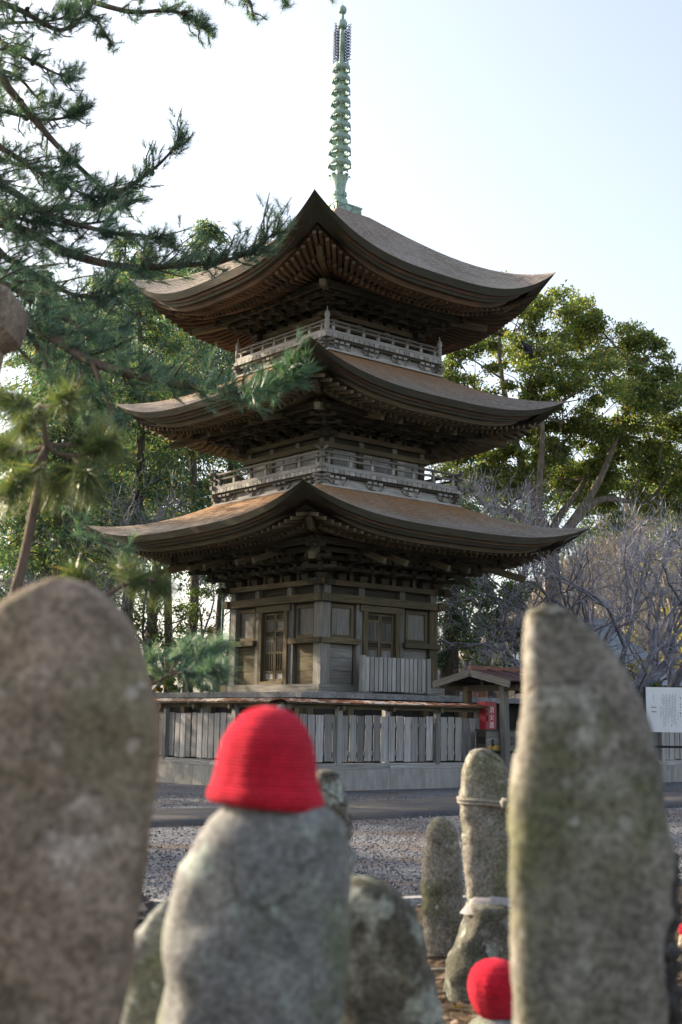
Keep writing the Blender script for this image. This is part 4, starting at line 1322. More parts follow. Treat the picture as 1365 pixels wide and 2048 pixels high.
# ------------------------------------------------------------------ standing stones and statues near the camera
def stone_from_outline(name, mat, rows, dist, depth, seed, parent=None, rough=0.02, n=44, sq=2.5, to_ground=True, tilt=0.0, foot=1.06, chips=16):
    """loft a standing stone: rows of (y, x_left, x_right) read off the photograph give width at its own distance, depth gives its thickness"""
    rs = np.random.default_rng(seed)
    R = []
    for y, xl, xr in rows:
        a, b = at(xl, y, dist), at(xr, y, dist)
        R.append((a[0], b[0], (a[2] + b[2]) / 2))
    R.sort(key=lambda r: -r[2])
    if to_ground and R[-1][2] > 0.02:
        l, r, z = R[-1]
        c = (l + r) / 2; w = (r - l) / 2 * foot
        m = 4
        for i in range(1, m + 1):
            t = i / m
            R.append((c - w * t - (c - l) * (1 - t), c + w * t + (r - c) * (1 - t), z * (1 - t) - 0.05 * t))
    zs = np.array([r[2] for r in R]); ls = np.array([r[0] for r in R]); rr = np.array([r[1] for r in R])
    zz = []
    wmx = (rr - ls).max() / 2
    for i in range(len(zs) - 1):
        k = max(1, int((zs[i] - zs[i + 1]) / max(0.012, wmx * 0.09)))
        zz += list(np.linspace(zs[i], zs[i + 1], k, endpoint=False))
    zz.append(zs[-1])
    zz = np.array(zz)
    li = np.interp(-zz, -zs, ls); ri = np.interp(-zz, -zs, rr)
    c = (li + ri) / 2; w = (ri - li) / 2
    wmax = w.max()
    ph = rs.uniform(0, 6.28, (8, 3)); fr = rs.uniform(2.0, 9.0, (8, 3)) / max(wmax, 0.05) * 0.22
    base = np.array([c[-1], dist, 0.0])
    V = []; 
    for i, z in enumerate(zz):
        dp = depth * wmax * (0.35 + 0.65 * min(1.0, w[i] / wmax))
        for j in range(n):
            q = 2 * pi * j / n
            cx, cy = cos(q), sin(q)
            e = (abs(cx) ** sq + abs(cy) ** sq) ** (-1 / sq)
            p = np.array([c[i] + w[i] * cx * e, dist + dp * cy * e + tilt * (z - zz[-1]), z])
            pv = Vector((p[0] + seed * 3.1, p[1], p[2])) / max(wmax, 0.03)
            d = (mnoise.fractal(pv * 0.9, 0.9, 2.1, 5) * 1.2 + abs(mnoise.noise(pv * 2.3)) * 0.7 + mnoise.fractal(pv * 6.0, 0.8, 2.2, 3) * 0.25) * rough * 1.3
            nrm = np.array([cx, cy, 0.0])
            V.append(p + nrm * d - base)
    V = np.array(V)
    cen = np.array([c.mean(), dist, 0.0]) - base
    for _ in range(chips):
        i = rs.integers(int(len(zz) * 0.04), max(2, int(len(zz) * 0.8)))
        q = rs.uniform(0, 2 * pi)
        pc = V[i * n + int(q / (2 * pi) * n) % n]
        nv = unit(np.array([cos(q), sin(q) * 1.3, rs.uniform(-0.25, 0.35)]))
        d0 = pc - nv * rs.uniform(0.02, 0.07) * wmax
        dd = (V - d0) @ nv
        rr_ = np.linalg.norm(V - pc, axis=1) / (wmax * rs.uniform(0.5, 1.1))
        hit = (dd > 0) & (rr_ < 1)
        V[hit] -= nv[None] * (np.minimum(dd[hit], 0.10 * wmax) * 0.95 * (1 - rr_[hit] ** 6))[:, None]
    V = [v for v in V]
    top = np.array([c[0], dist + tilt * (zz[0] - zz[-1]), zz[0] + w[0] * 0.22]) - base
    F = []
    k = len(zz)
    for i in range(k - 1):
        for j in range(n):
            j2 = (j + 1) % n
            F.append((i * n + j, (i + 1) * n + j, (i + 1) * n + j2, i * n + j2))
    ti = len(V); V.append(top)
    mb = MB()
    mb.poly(V, F + [(j, (j + 1) % n, ti) for j in range(n)], None, True)
    return mb.build(name, mat, parent, None if parent else tuple(base))

tag(stone_from_outline('stone_stele', M['stone_brown'],
    [(1160, 112, 142), (1166, 92, 166), (1178, 62, 190), (1195, 30, 213), (1222, -6, 240), (1256, -36, 265), (1300, -58, 286), (1360, -74, 306), (1430, -80, 317), (1500, -84, 318),
     (1560, -84, 310), (1650, -82, 298), (1750, -78, 285), (1850, -74, 272), (1950, -70, 258), (2048, -66, 246)], 2.35, 0.5, 1, rough=0.007, sq=3.6, chips=22),
    'tall brown round-topped standing stone at the left edge, out of focus', 'stone')
tag(stone_from_outline('stone_stele', M['stone_olive'],
    [(1214, 1078, 1112), (1219, 1062, 1132), (1235, 1055, 1158), (1260, 1052, 1184), (1300, 1050, 1226), (1350, 1047, 1265), (1400, 1044, 1294), (1480, 1037, 1320), (1560, 1028, 1338),
     (1650, 1019, 1349), (1750, 1015, 1350), (1850, 1018, 1346), (1950, 1025, 1338), (2048, 1034, 1330)], 2.65, 0.42, 2, rough=0.006, sq=4.0, chips=20),
    'tall olive grey pointed standing stone with sunlit left edge, out of focus', 'stone')
jz = tag(empty('jizo_statue', tuple(at(515, 2048, 2.55) * [1, 1, 0])), 'grey cone-shaped stone figure wearing the large red knitted cap', 'statue')
def put_under(o, e):
    o.parent = e
    o.location = Vector(o.location) - e.location
b_ = stone_from_outline('body', M['stone_grey'],
    [(1596, 490, 605), (1606, 468, 632), (1618, 444, 652), (1640, 414, 678), (1680, 391, 694), (1730, 370, 701), (1800, 349, 703), (1880, 331, 700), (1960, 318, 692), (2048, 305, 684)], 2.55, 0.62, 3, rough=0.009, sq=2.4)
put_under(b_, jz)
hd = stone_from_outline('head', M['stone_grey'],
    [(1440, 500, 570), (1460, 480, 600), (1500, 465, 612), (1550, 460, 615), (1600, 470, 610), (1620, 480, 605)], 2.55, 0.9, 4, rough=0.004, sq=2.0, to_ground=False)
put_under(hd, jz)

def knit_cap(name, rows, dist, depth, label, folds=0.006, seed=5, sag=0.0):
    """a soft knitted cap: rows give its outline, folds make it slump"""
    rs = np.random.default_rng(seed)
    n = 48
    R = []
    for y, xl, xr in rows:
        a, b = at(xl, y, dist), at(xr, y, dist)
        R.append(((a[0] + b[0]) / 2, (b[0] - a[0]) / 2, (a[2] + b[2]) / 2))
    zs = np.array([r[2] for r in R])
    zz = np.linspace(zs[0], zs[-1], 34)
    cx = np.interp(-zz, -zs, [r[0] for r in R]); w = np.interp(-zz, -zs, [r[1] for r in R])
    base = np.array([cx[-1], dist, zz[-1]])
    V = []
    ph = rs.uniform(0, 6.28, 6)
    for i, z in enumerate(zz):
        for j in range(n):
            q = 2 * pi * j / n
            f = 1 + folds * (sin(3 * q + ph[0]) + 0.7 * sin(5 * q + ph[1] + 6 * (z - zz[0])) + 0.4 * sin(9 * q + ph[2])) * (i / 33)
            f += 0.010 * sin(i * 2.1) - 0.035 * math.exp(-((q - 4.05) / 0.14) ** 2) * min(1, i / 9) + (0.012 if i > 27 else 0.0)
            d = 0.5 * folds * sin(2 * q + 40 * (z - zz[0]) + ph[3])
            V.append((cx[i] + w[i] * f * cos(q) + d * 0.1, dist + w[i] * depth * f * sin(q), z + sag * cos(q) * (i / 33) ** 2 + d * 0.05))
    # turned-up inner rim
    for j in range(n):
        x, y, z = V[33 * n + j]
        V.append((cx[-1] + (x - cx[-1]) * 0.90, dist + (y - dist) * 0.90, z + 0.012))
    F = []; U = []
    for i in range(34):
        for j in range(n):
            j2 = (j + 1) % n
            F.append((i * n + j, (i + 1) * n + j, (i + 1) * n + j2, i * n + j2))
            U.append([(j / n, i / 34), (j / n, (i + 1) / 34), ((j + 1) / n, (i + 1) / 34), ((j + 1) / n, i / 34)])
    ti = len(V); V.append((cx[0], dist, zz[0] + w[0] * 0.15))
    F += [(j, (j + 1) % n, ti) for j in range(n)]; U += [[(0, 0)] * 3] * n
    mb = MB()
    mb.poly([np.subtract(v, base) for v in V], F, U, True)
    return tag(mb.build(name, M['knit'], None, tuple(base)), label, 'cap')
knit_cap('knitted_cap', [(1414, 514, 552), (1417, 502, 568), (1424, 490, 584), (1434, 478, 597), (1454, 460, 614), (1480, 446, 627), (1512, 438, 634), (1548, 431, 637), (1574, 424, 643), (1590, 417, 649), (1604, 417, 650), (1613, 424, 646)],
         2.55, 0.95, 'large red knitted cap on the grey figure in front of the fence', 0.016, 5, -0.008)

tag(stone_from_outline('rock', M['stone_grey'],
    [(1795, 330, 352), (1825, 306, 374), (1855, 286, 382), (1885, 256, 388), (1900, 243, 390), (1935, 238, 392), (1990, 238, 394), (2048, 242, 397)], 2.95, 0.7, 6, rough=0.008),
    'low grey rock behind the left shoulder of the capped figure', 'rock')
tag(stone_from_outline('standing_stone', M['stone_moss'],
    [(1540, 640, 664), (1547, 628, 675), (1560, 622, 682), (1600, 618, 692), (1640, 618, 700), (1700, 622, 706), (1780, 625, 706), (1900, 622, 708)], 4.6, 0.7, 7, rough=0.016),
    'brown mossy upright stone half hidden behind the red cap', 'stone')
tag(stone_from_outline('rock', M['stone_moss'],
    [(1756, 698, 735), (1764, 680, 760), (1785, 668, 795), (1820, 660, 822), (1870, 655, 845), (1930, 652, 862), (2000, 650, 874), (2048, 648, 882)], 3.3, 0.8, 8, rough=0.013),
    'dark rock with pale green lichen right of the capped figure', 'rock')
# roped stone on its mortared footing
tag(stone_from_outline('footing_rock', M['stone_moss'],
    [(1807, 916, 1040), (1812, 905, 1046), (1822, 899, 1050), (1870, 899, 1053), (1920, 896, 1056), (1962, 892, 1060)], 7.05, 0.85, 9, rough=0.014, foot=1.0, sq=3.6, chips=26),
    'dark footing rock carrying the roped standing stone', 'rock')
roped = tag(empty('standing_stone', tuple(at(975, 1812, 7.05) )), 'upright stone tied with straw rope set in pale mortar', 'stone')
o = stone_from_outline('stone_body', M['stone_olive'],
    [(1498, 955, 976), (1503, 944, 986), (1515, 935, 1002), (1540, 927, 1018), (1580, 922, 1027), (1640, 923, 1031), (1700, 926, 1032), (1760, 932, 1032), (1800, 937, 1032), (1815, 939, 1032)], 7.05, 0.6, 10, rough=0.008, to_ground=False)
o.location = Vector(o.location); put_under(o, roped)
o = stone_from_outline('mortar_bed', M['mortar'],
    [(1792, 940, 1030), (1800, 935, 1032), (1808, 928, 1036), (1815, 918, 1040), (1824, 912, 1043)], 7.05, 0.8, 11, rough=0.012, to_ground=False)
put_under(o, roped)
rp = MB()
c0, c1 = at(920, 1598, 7.05), at(1029, 1606, 7.05)
mid = (c0 + c1) / 2; hw = (c1[0] - c0[0]) / 2 * 1.05
lp_ = []
for j in range(41):
    q = 2 * pi * j / 40
    e = (abs(cos(q)) ** 2.4 + abs(sin(q)) ** 2.4) ** (-1 / 2.4)
    lp_.append((mid[0] + hw * cos(q) * e, 7.05 + hw * 0.62 * sin(q) * e, mid[2] - 0.012 * cos(q) + 0.004 * sin(3 * q)))
rp.tube(lp_, 0.010, 7)
rp.tube([(p[0], p[1] - 0.004, p[2] - 0.017) for p in lp_], 0.008, 7)
kn = at(1012, 1606, 6.86)
rp.tube([(kn[0] - .02, kn[1], kn[2] + .015), (kn[0] + .015, kn[1] - .02, kn[2] + .01), (kn[0] + .02, kn[1], kn[2] - .02), (kn[0] - .012, kn[1] - .015, kn[2] - .018), (kn[0] - .02, kn[1], kn[2] + .012)], 0.012, 6)
o = rp.build('straw_rope', M['rope'])
o.parent = roped; o.location = -roped.location
tag(stone_from_outline('standing_stone', M['stone_olive'],
    [(1635, 872, 892), (1642, 864, 902), (1660, 856, 912), (1700, 848, 920), (1750, 843, 924), (1800, 843, 925), (1850, 846, 926), (1905, 856, 924)], 8.1, 0.65, 12, rough=0.007, foot=0.95),
    'small leaning pointed stone left of the roped stone', 'stone')
# the small capped figure low at the right
sj = tag(empty('jizo_statue', tuple(at(1000, 2040, 5.0) * [1, 1, 0])), 'small pale figure under the round red cap, mostly hidden by the olive stone', 'statue')
o = stone_from_outline('body', M['stone_grey'], [(2034, 970, 1020), (2044, 950, 1046), (2060, 936, 1062), (2110, 925, 1075), (2200, 918, 1085)], 5.0, 0.8, 13, rough=0.012)
put_under(o, sj)
knit_cap('knitted_cap', [(1917, 982, 1000), (1920, 968, 1014), (1928, 953, 1029), (1942, 942, 1040), (1960, 936, 1046), (1980, 935, 1047), (2000, 940, 1043), (2018, 948, 1036), (2030, 958, 1028), (2036, 966, 1022)],
         5.0, 0.95, 'round red knitted cap low beside the olive standing stone', 0.006, 8)
tag(stone_from_outline('rock', M['stone_dark'], [(1700, 1325, 1340), (1720, 1315, 1352), (1800, 1305, 1356), (1900, 1300, 1356), (2048, 1296, 1350)], 3.5, 0.7, 14, rough=0.02),
    'narrow dark rock showing behind the right side of the olive stone', 'rock')
knit_cap('knitted_cap', [(1846, 1366, 1376), (1850, 1360, 1384), (1860, 1357, 1388), (1872, 1360, 1385)], 8.0, 0.95, 'tiny red cap at the right edge of the picture', 0.006, 9)
tag(stone_from_outline('jizo_statue', M['stone_warm'], [(1868, 1362, 1382), (1880, 1358, 1388), (1930, 1352, 1394), (2000, 1350, 1398)], 8.0, 0.8, 15, rough=0.01),
    'pale stone figure under the tiny red cap at the right edge', 'statue')
# tumbled dark stones at the foot of the left stele
for i, (x, y, dd, s) in enumerate([(262, 1815, 5.6, .10), (276, 1842, 5.2, .12), (255, 1862, 5.0, .12), (296, 1830, 5.4, .07), (245, 1890, 4.6, .10)]):
    mb = MB()
    rs = np.random.default_rng(40 + i)
    nn_, mm = 12, 8
    P = []
    for a in range(mm + 1):
        th = pi * a / mm
        for b in range(nn_):
            q = 2 * pi * b / nn_
            r = s * (1 + rs.uniform(-.22, .22)) if 0 < a < mm else s * 0.9
            P.append((r * sin(th) * cos(q), r * sin(th) * sin(q), r * 0.75 * cos(th)))
    mb.poly(P, [(a * nn_ + b, (a + 1) * nn_ + b, (a + 1) * nn_ + (b + 1) % nn_, a * nn_ + (b + 1) % nn_) for a in range(mm) for b in range(nn_)])
    p = at(x, y, dd)
    so = mb.build('tumbled_stone', M['stone_dark'], None, (p[0], p[1], p[2] - 0.02))
    TUMB = ['small dark stone topmost in the heap beside the brown stele', 'largest dark stone in the heap beside the brown stele', 'lowest but one dark stone in the heap beside the brown stele',
            'smallest dark stone at the outer side of the heap', 'lowest dark stone of the heap, against the brown stele']
    tag(so, TUMB[i], 'stone', 'heap of dark stones')
heap = stone_from_outline('rock', M['stone_dark'], [(1868, 248, 300), (1890, 240, 310), (1950, 235, 318), (2048, 230, 325)], 5.3, 0.9, 16, rough=0.03)
tag(heap, 'broad dark boulder carrying the heap of small stones', 'rock')

# granite pillar with a squared head at the left edge
pil = tag(empty('granite_pillar', tuple(at(-66, 800, 6.6) * [1, 1, 0])), 'speckled granite pillar with flared squared head at the left edge', 'pillar')
zt_, zk, zn, zb_ = at(0, 586, 6.6)[2], at(45, 612, 6.6)[2], at(38, 676, 6.6)[2], at(14, 698, 6.6)[2]
def sqprof(prof, n=4):
    P = []; F = []
    for w, z in prof:
        c = w * 0.82
        P += [(-w, -c, z), (-c, -w, z), (c, -w, z), (w, -c, z), (w, c, z), (c, w, z), (-c, w, z), (-w, c, z)]
    for i in range(len(prof) - 1):
        for j in range(8):
            F.append((i * 8 + j, i * 8 + (j + 1) % 8, (i + 1) * 8 + (j + 1) % 8, (i + 1) * 8 + j))
    F.append(tuple(range(7, -1, -1))); F.append(tuple((len(prof) - 1) * 8 + j for j in range(8)))
    return MB().poly(P, F)
hw_ = (at(46, 640, 6.6)[0] - at(-66, 640, 6.6)[0]) * 0.84
sqprof([(hw_ * 0.62, zb_ + 0.002), (hw_ * 0.90, zn), (hw_ * 0.97, (zn + zk) / 2), (hw_, zk), (hw_ * 0.93, zk + 0.04), (hw_ * 0.7, zt_), (hw_ * 0.4, zt_ + 0.03)]).build('head', M['granite'], pil)
sqprof([(hw_ * 0.55, 0.0), (hw_ * 0.42, 0.25), (hw_ * 0.42, zb_ - 0.5), (hw_ * 0.50, zb_ - 0.22), (hw_ * 0.60, zb_)]).build('shaft', M['granite'], pil)
sqprof([(hw_ * 1.1, -0.05), (hw_ * 1.1, 0.18), (hw_ * 0.9, 0.24)]).build('base', M['granite'], pil)

# ------------------------------------------------------------------ trees and shrubs

def needle_tris(base, dirs, n, length, width, spread, rng, droop=0.0, brush=0.0):
    """pine needles: n thin triangles per tuft, fanned about the tuft direction; brush spreads their roots back along the twig"""
    k = len(base)
    b = np.repeat(base, n, 0); d = np.repeat(dirs, n, 0)
    r = unit(rng.normal(0, 1, (k * n, 3)))
    ang = rng.uniform(0.15, spread, k * n)[:, None]
    perp = unit(np.cross(d, r))
    v = unit(d * np.cos(ang) + perp * np.sin(ang))
    v[:, 2] -= droop
    L = (length * rng.uniform(0.7, 1.15, k * n))[:, None]
    b = b - d * (brush * rng.uniform(0, 1, k * n))[:, None]
    tip = b + v * L
    side = unit(np.cross(v, rng.normal(0, 1, (k * n, 3)))) * (width * 0.5)
    return np.stack([b - side, b + side, tip], 1).reshape(-1, 3)

def tri_obj(name, V, mat, parent=None):
    return fast(name, V, np.arange(len(V)).reshape(-1, 3), mat, parent)

def leaf_tris(c, size, rng, asp=0.55, updir=None):
    """leaf-shaped rhombs as quads (array of n,4 corner points)"""
    n = len(c)
    a = unit(rng.normal(0, 1, (n, 3)) + (0 if updir is None else updir))
    b = unit(np.cross(a, rng.normal(0, 1, (n, 3))))
    s = np.asarray(size).reshape(-1, 1) * np.ones((n, 1))
    return np.stack([c - a * s, c + b * s * asp, c + a * s, c - b * s * asp], 1).reshape(-1, 3)

def quad_obj(name, V, mat, parent=None):
    return fast(name, V, np.arange(len(V)).reshape(-1, 4), mat, parent)

# ---- the big pine reaching in from the left
def big_pine():
    rng = np.random.default_rng(21)
    tree = tag(empty('pine_tree', (-5.6, 11.5, 0)), 'large black pine whose dark needled boughs hang in from the upper left', 'tree')
    loc = np.array([-5.6, 11.5, 0.0])
    tr = MB()
    tp = curve_pts([loc, loc + (0.25, 0.1, 2.2), loc + (-0.1, -0.1, 4.4), loc + (0.2, 0.2, 6.6), loc + (0.0, 0.3, 8.4), loc + (0.3, 0.2, 10.2)], 22) - loc
    tr.tube(tp, np.linspace(0.27, 0.06, 22), 12)
    tr.build('trunk', M['bark_pine'], tree)
    bases = []; dirs = []; fb = []; fd = []
    cones = []
    def trunk_at(z):
        i = np.argmin(abs(tp[:, 2] - z)); return tp[i] + loc
    def bough(px, d0, d1, r0, tufts, twig, side_len, fresh_from=2.0, lead=True, dens=1.0, tilt=0.0):
        P = [at(x, y, d0 + (d1 - d0) * i / max(1, len(px) - 1)) for i, (x, y) in enumerate(px)]
        if lead:
            t = trunk_at(P[0][2] - 0.3)
            P = [t, t * 0.55 + P[0] * 0.45 + (0, 0, 0.05)] + P
        n = 14 + 6 * len(P)
        C = curve_pts(P, n)
        L = np.concatenate([[0], np.cumsum(np.linalg.norm(np.diff(C, axis=0), axis=1))])
        rad = r0 * (1 - L / L[-1]) ** 0.8 + 0.007
        mb = MB(); mb.tube(C - loc, rad, 7)
        T = unit(np.gradient(C, axis=0))
        m = int(tufts)
        for _ in range(m):
            t = rng.uniform(0.16, 1.0) ** 0.9
            i = min(n - 2, int(t * (n - 1)))
            o = C[i] + (C[i + 1] - C[i]) * rng.random()
            s = unit(np.cross(T[i], rng.normal(0, 1, 3) + (0, 0, 0.4)))
            ln = side_len * rng.uniform(0.25, 1.0) * (1 - 0.55 * t)
            e1 = o + (T[i] * 0.65 + s * 0.8 + np.array([0, 0, 0.10 + tilt])) * ln * 0.55
            e2 = e1 + (T[i] * 0.8 + s * 0.35 + np.array([0, 0, 0.28 + tilt]) + rng.normal(0, 0.2, 3)) * ln * 0.5
            mb.tube(np.array([o, e1, e2]) - loc, [0.010, 0.007, 0.004], 4)
            q = max(2, int(ln / 0.13 * dens))
            for j in range(q):
                f = (j + 0.6) / q
                p = o * (1 - f) ** 2 + 2 * e1 * f * (1 - f) + e2 * f * f
                dd = unit((e2 - o) * 0.7 + rng.normal(0, 0.25, 3) * np.linalg.norm(e2 - o) + np.array([0, 0, 0.25 * ln]))
                if t > fresh_from: fb.append(p); fd.append(dd)
                else: bases.append(p); dirs.append(dd)
                # short spur twigs
                if rng.random() < 0.7 * dens:
                    sp = p + unit(np.cross(dd, rng.normal(0, 1, 3))) * 0.10 + np.array([0, 0, 0.04])
                    (fb if t > fresh_from else bases).append(sp); (fd if t > fresh_from else dirs).append(unit(sp - p + dd * 0.08 + (0, 0, 0.05)))
            if rng.random() < 0.16: cones.append(o + rng.normal(0, 0.02, 3))
        # leading tip
        for j in range(5):
            f = 1 - j * 0.016
            i = min(n - 1, int(f * (n - 1)))
            (fb if fresh_from < 1 else bases).append(C[i]); (fd if fresh_from < 1 else dirs).append(T[i])
        mb.build('branch', M['bark_pine'], tree)
    bough([(-40, 100), (16, 174), (105, 280), (174, 348), (221, 390), (255, 415)], 12.5, 12.5, 0.075, 49, 1, 0.75)
    bough([(-30, 430), (60, 420), (135, 415), (200, 411), (250, 378), (295, 348), (335, 312), (368, 268)], 12.5, 12.0, 0.06, 49, 1, 0.55)
    bough([(-40, 440), (53, 464), (132, 504), (211, 527), (274, 535), (369, 530), (448, 522), (506, 498), (559, 459)], 12.0, 11.0, 0.075, 87, 1, 0.80)
    bough([(-30, -60), (90, -30), (174, 0), (264, 24), (343, 21), (395, 45), (424, 70)], 14, 13.4, 0.07, 59, 1, 0.60, tilt=-0.25)
    bough([(330, -90), (440, -40), (495, -2), (508, 38)], 14, 13.5, 0.05, 10, 1, 0.40, lead=False, tilt=-0.3)
    bough([(500, -70), (555, -30), (575, 10)], 14, 13.5, 0.04, 6, 1, 0.32, lead=False, tilt=-0.3)
    bough([(600, -60), (650, -34), (668, -12)], 14, 13.5, 0.04, 6, 1, 0.32, lead=False, tilt=-0.3)
    bough([(-60, -20), (40, 20), (120, 60), (180, 30), (225, 90)], 13.5, 13, 0.06, 49, 1, 0.6, tilt=-0.2)
    bough([(-60, 20), (10, 90), (60, 120), (120, 150), (150, 155)], 13, 12.6, 0.05, 43, 1, 0.6)
    bough([(-60, 200), (20, 225), (90, 240), (150, 230), (165, 215)], 13, 12.6, 0.05, 43, 1, 0.6)
    bough([(-60, 260), (10, 300), (90, 350), (150, 380), (190, 400)], 12.5, 12.2, 0.06, 49, 1, 0.7)
    bough([(-60, 350), (20, 380), (100, 430), (200, 460), (280, 470), (340, 480)], 12, 11.5, 0.06, 72, 1, 0.8)
    bough([(-60, 480), (20, 520), (90, 560), (150, 590), (210, 592), (250, 580)], 11.6, 11.2, 0.06, 55, 1, 0.75)
    bough([(-50, 560), (45, 634), (123, 687), (185, 724), (267, 749), (349, 769), (410, 775), (480, 783), (545, 765), (606, 742)], 10.5, 8.8, 0.075, 76, 1, 0.62, fresh_from=0.90)
    bough([(-40, 600), (50, 660), (105, 745), (150, 810), (185, 865)], 10.5, 10.0, 0.045, 19, 1, 0.5, dens=0.8)
    bough([(-40, 560), (60, 600), (150, 650), (220, 690), (250, 740)], 10.8, 10.4, 0.045, 46, 1, 0.6)
    bough([(185, 724), (200, 760), (215, 800), (240, 850)], 9.9, 9.7, 0.014, 6, 1, 0.25, lead=False)
    bough([(-40, 880), (100, 960), (150, 1025), (200, 1080), (262, 1100)], 10.5, 9.8, 0.02, 11, 1, 0.22, dens=0.8)
    bough([(-50, 40), (40, 45), (110, 40), (150, 20)], 13.6, 13.2, 0.04, 31, 1, 0.5)
    bough([(-50, 130), (30, 150), (80, 200), (120, 210)], 13.2, 12.8, 0.04, 31, 1, 0.55)
    bough([(-50, 300), (40, 330), (110, 335), (160, 320)], 12.8, 12.4, 0.04, 31, 1, 0.55)
    bough([(-50, 400), (50, 440), (140, 450), (230, 440)], 12.2, 11.8, 0.04, 35, 1, 0.6)
    bough([(-50, 520), (60, 590), (140, 640), (200, 660), (260, 650)], 11.4, 10.9, 0.04, 34, 1, 0.55)
    bough([(-50, 640), (60, 720), (120, 760), (180, 770)], 10.8, 10.4, 0.035, 26, 1, 0.5)
    B = np.array(bases) - loc; D = unit(np.array(dirs))
    tri_obj('needles', needle_tris(B, D, 36, 0.108, 0.0046, 1.1, rng, 0.05, 0.10), M['needle'], tree)
    # the nearest bough tip: thick fresh brushes
    tb = []; td = []
    for x, y, dx, dz in [(490, 782, .6, .5), (500, 770, .3, .8), (515, 785, .7, -.2), (528, 772, .5, .7), (535, 758, .4, .9), (548, 778, .8, -.1), (552, 762, .7, .4), (566, 768, .8, .2), (572, 752, .5, .8), (585, 758, .9, .2), (592, 746, .6, .6), (606, 744, .9, .3), (598, 768, .8, -.3), (612, 738, .7, .7), (545, 790, .5, -.6), (505, 796, .3, -.7)]:
        for k in range(2):
            p = at(x + rng.normal(0, 4), y + rng.normal(0, 4), 8.75 + rng.normal(0, 0.06)); tb.append(p); td.append(unit(np.array([dx, rng.normal(0, .25), dz]) + rng.normal(0, .12, 3)))
    B2 = np.array(list(fb) + tb) - loc; D2 = unit(np.array(list(fd) + td))
    tri_obj('fresh_needles', needle_tris(B2, D2, 30, 0.115, 0.0060, 0.75, rng, 0.0, 0.05), M['needle_fresh'], tree)
    cm = MB().lathe([(0.006, -0.03), (0.022, -0.022), (0.027, 0.0), (0.02, 0.025), (0.004, 0.045)], (0, 0, 0), 8).mesh('cone'); cm.materials.append(M['cone'])
    for c in cones[:60]:
        link('cone', cm, None, tree, tuple(c - loc), (rng.uniform(0, 3), rng.uniform(0, 3), 0))
big_pine()

# ---- young pines
def young_pine(name, trunk_px, dist, r0, boughs, label, nlen, seed, mat):
    rng = np.random.default_rng(seed)
    P = [at(x, y, dist) for x, y in trunk_px]
    base = np.array([P[0][0], dist, 0.0])
    t = tag(empty(name, tuple(base)), label, 'tree')
    Q = [base + (P[0] - base) * 0.0] + P if P[0][2] > 0.05 else P
    C = curve_pts(Q, 24) - base
    tm = MB(); tm.tube(C, np.linspace(r0 * 1.15, r0 * 0.55, 24), 10)
    tm.build('trunk', M['bark_young'], t)
    bs = []; ds = []
    for path, cnt, dd in boughs:
        R = [at(x, y, dist + dd * i / (len(path) - 1)) for i, (x, y) in enumerate(path)]
        K = curve_pts(R, 12)
        mb = MB(); mb.tube(K - base, np.linspace(r0 * 0.5, r0 * 0.16, 12), 7)
        mb.build('branch', M['bark_young'], t)
        T = unit(np.gradient(K, axis=0))
        for j in range(cnt):
            f = rng.uniform(0.45, 1.0)
            i = min(11, int(f * 11.99))
            bs.append(K[i] + rng.normal(0, 0.012, 3)); ds.append(unit(T[i] + rng.normal(0, 0.55, 3) + (0, 0, -0.25)))
    tri_obj('needles', needle_tris(np.array(bs) - base, np.array(ds), 40, nlen, 0.0036, 1.2, rng, 0.12, 0.06), mat, t)
young_pine('young_pine', [(-40, 1480), (-5, 1320), (18, 1230), (30, 1185), (48, 1120), (62, 1050), (76, 980), (88, 910), (93, 890), (88, 850), (82, 812)], 6.0, 0.026,
           [([(93, 890), (60, 905), (20, 900), (-30, 880)], 26, 0.25), ([(93, 890), (120, 908), (165, 910), (205, 892), (228, 884)], 18, -0.15), ([(93, 890), (140, 890), (180, 872), (205, 858)], 16, 0.3),
            ([(150, 910), (148, 940), (125, 955), (110, 970)], 18, 0.1), ([(93, 893), (70, 930), (40, 960), (15, 985)], 22, -0.3), ([(150, 912), (165, 940), (178, 965)], 20, -0.2),
            ([(88, 850), (60, 815), (20, 800), (-20, 790)], 20, 0.2), ([(82, 812), (100, 812), (125, 806), (133, 790)], 12, -0.2), ([(82, 812), (70, 830), (50, 850)], 12, -0.1), ([(93, 893), (85, 930), (80, 960), (95, 985)], 16, 0.3)],
           'backlit young pine with thin leaning pinkish trunk behind the brown stele', 0.165, 31, M['needle_young'])
young_pine('young_pine', [(292, 1398), (296, 1382), (300, 1372)], 6.6, 0.02,
           [([(300, 1372), (340, 1350), (385, 1325), (420, 1300), (440, 1285)], 26, 0.2), ([(340, 1350), (370, 1345), (410, 1345), (440, 1340)], 20, -0.2), ([(340, 1350), (355, 1320), (385, 1290)], 14, 0.2),
            ([(300, 1372), (310, 1340), (300, 1310)], 8, 0.0)],
           'low young pine with soft green needles beside the fence corner', 0.15, 32, M['needle'])
young_pine('young_pine', [(170, 1240), (200, 1200), (240, 1175)], 5.2, 0.016,
           [([(240, 1175), (270, 1165), (300, 1158)], 12, 0.1), ([(200, 1200), (170, 1160), (150, 1140)], 12, 0.1), ([(240, 1175), (250, 1150), (245, 1130)], 8, 0.1), ([(300, 1158), (320, 1165), (330, 1178)], 8, 0.1)],
           'blurred yellow-green pine sprigs just above the brown stele', 0.12, 33, M['needle_young'])

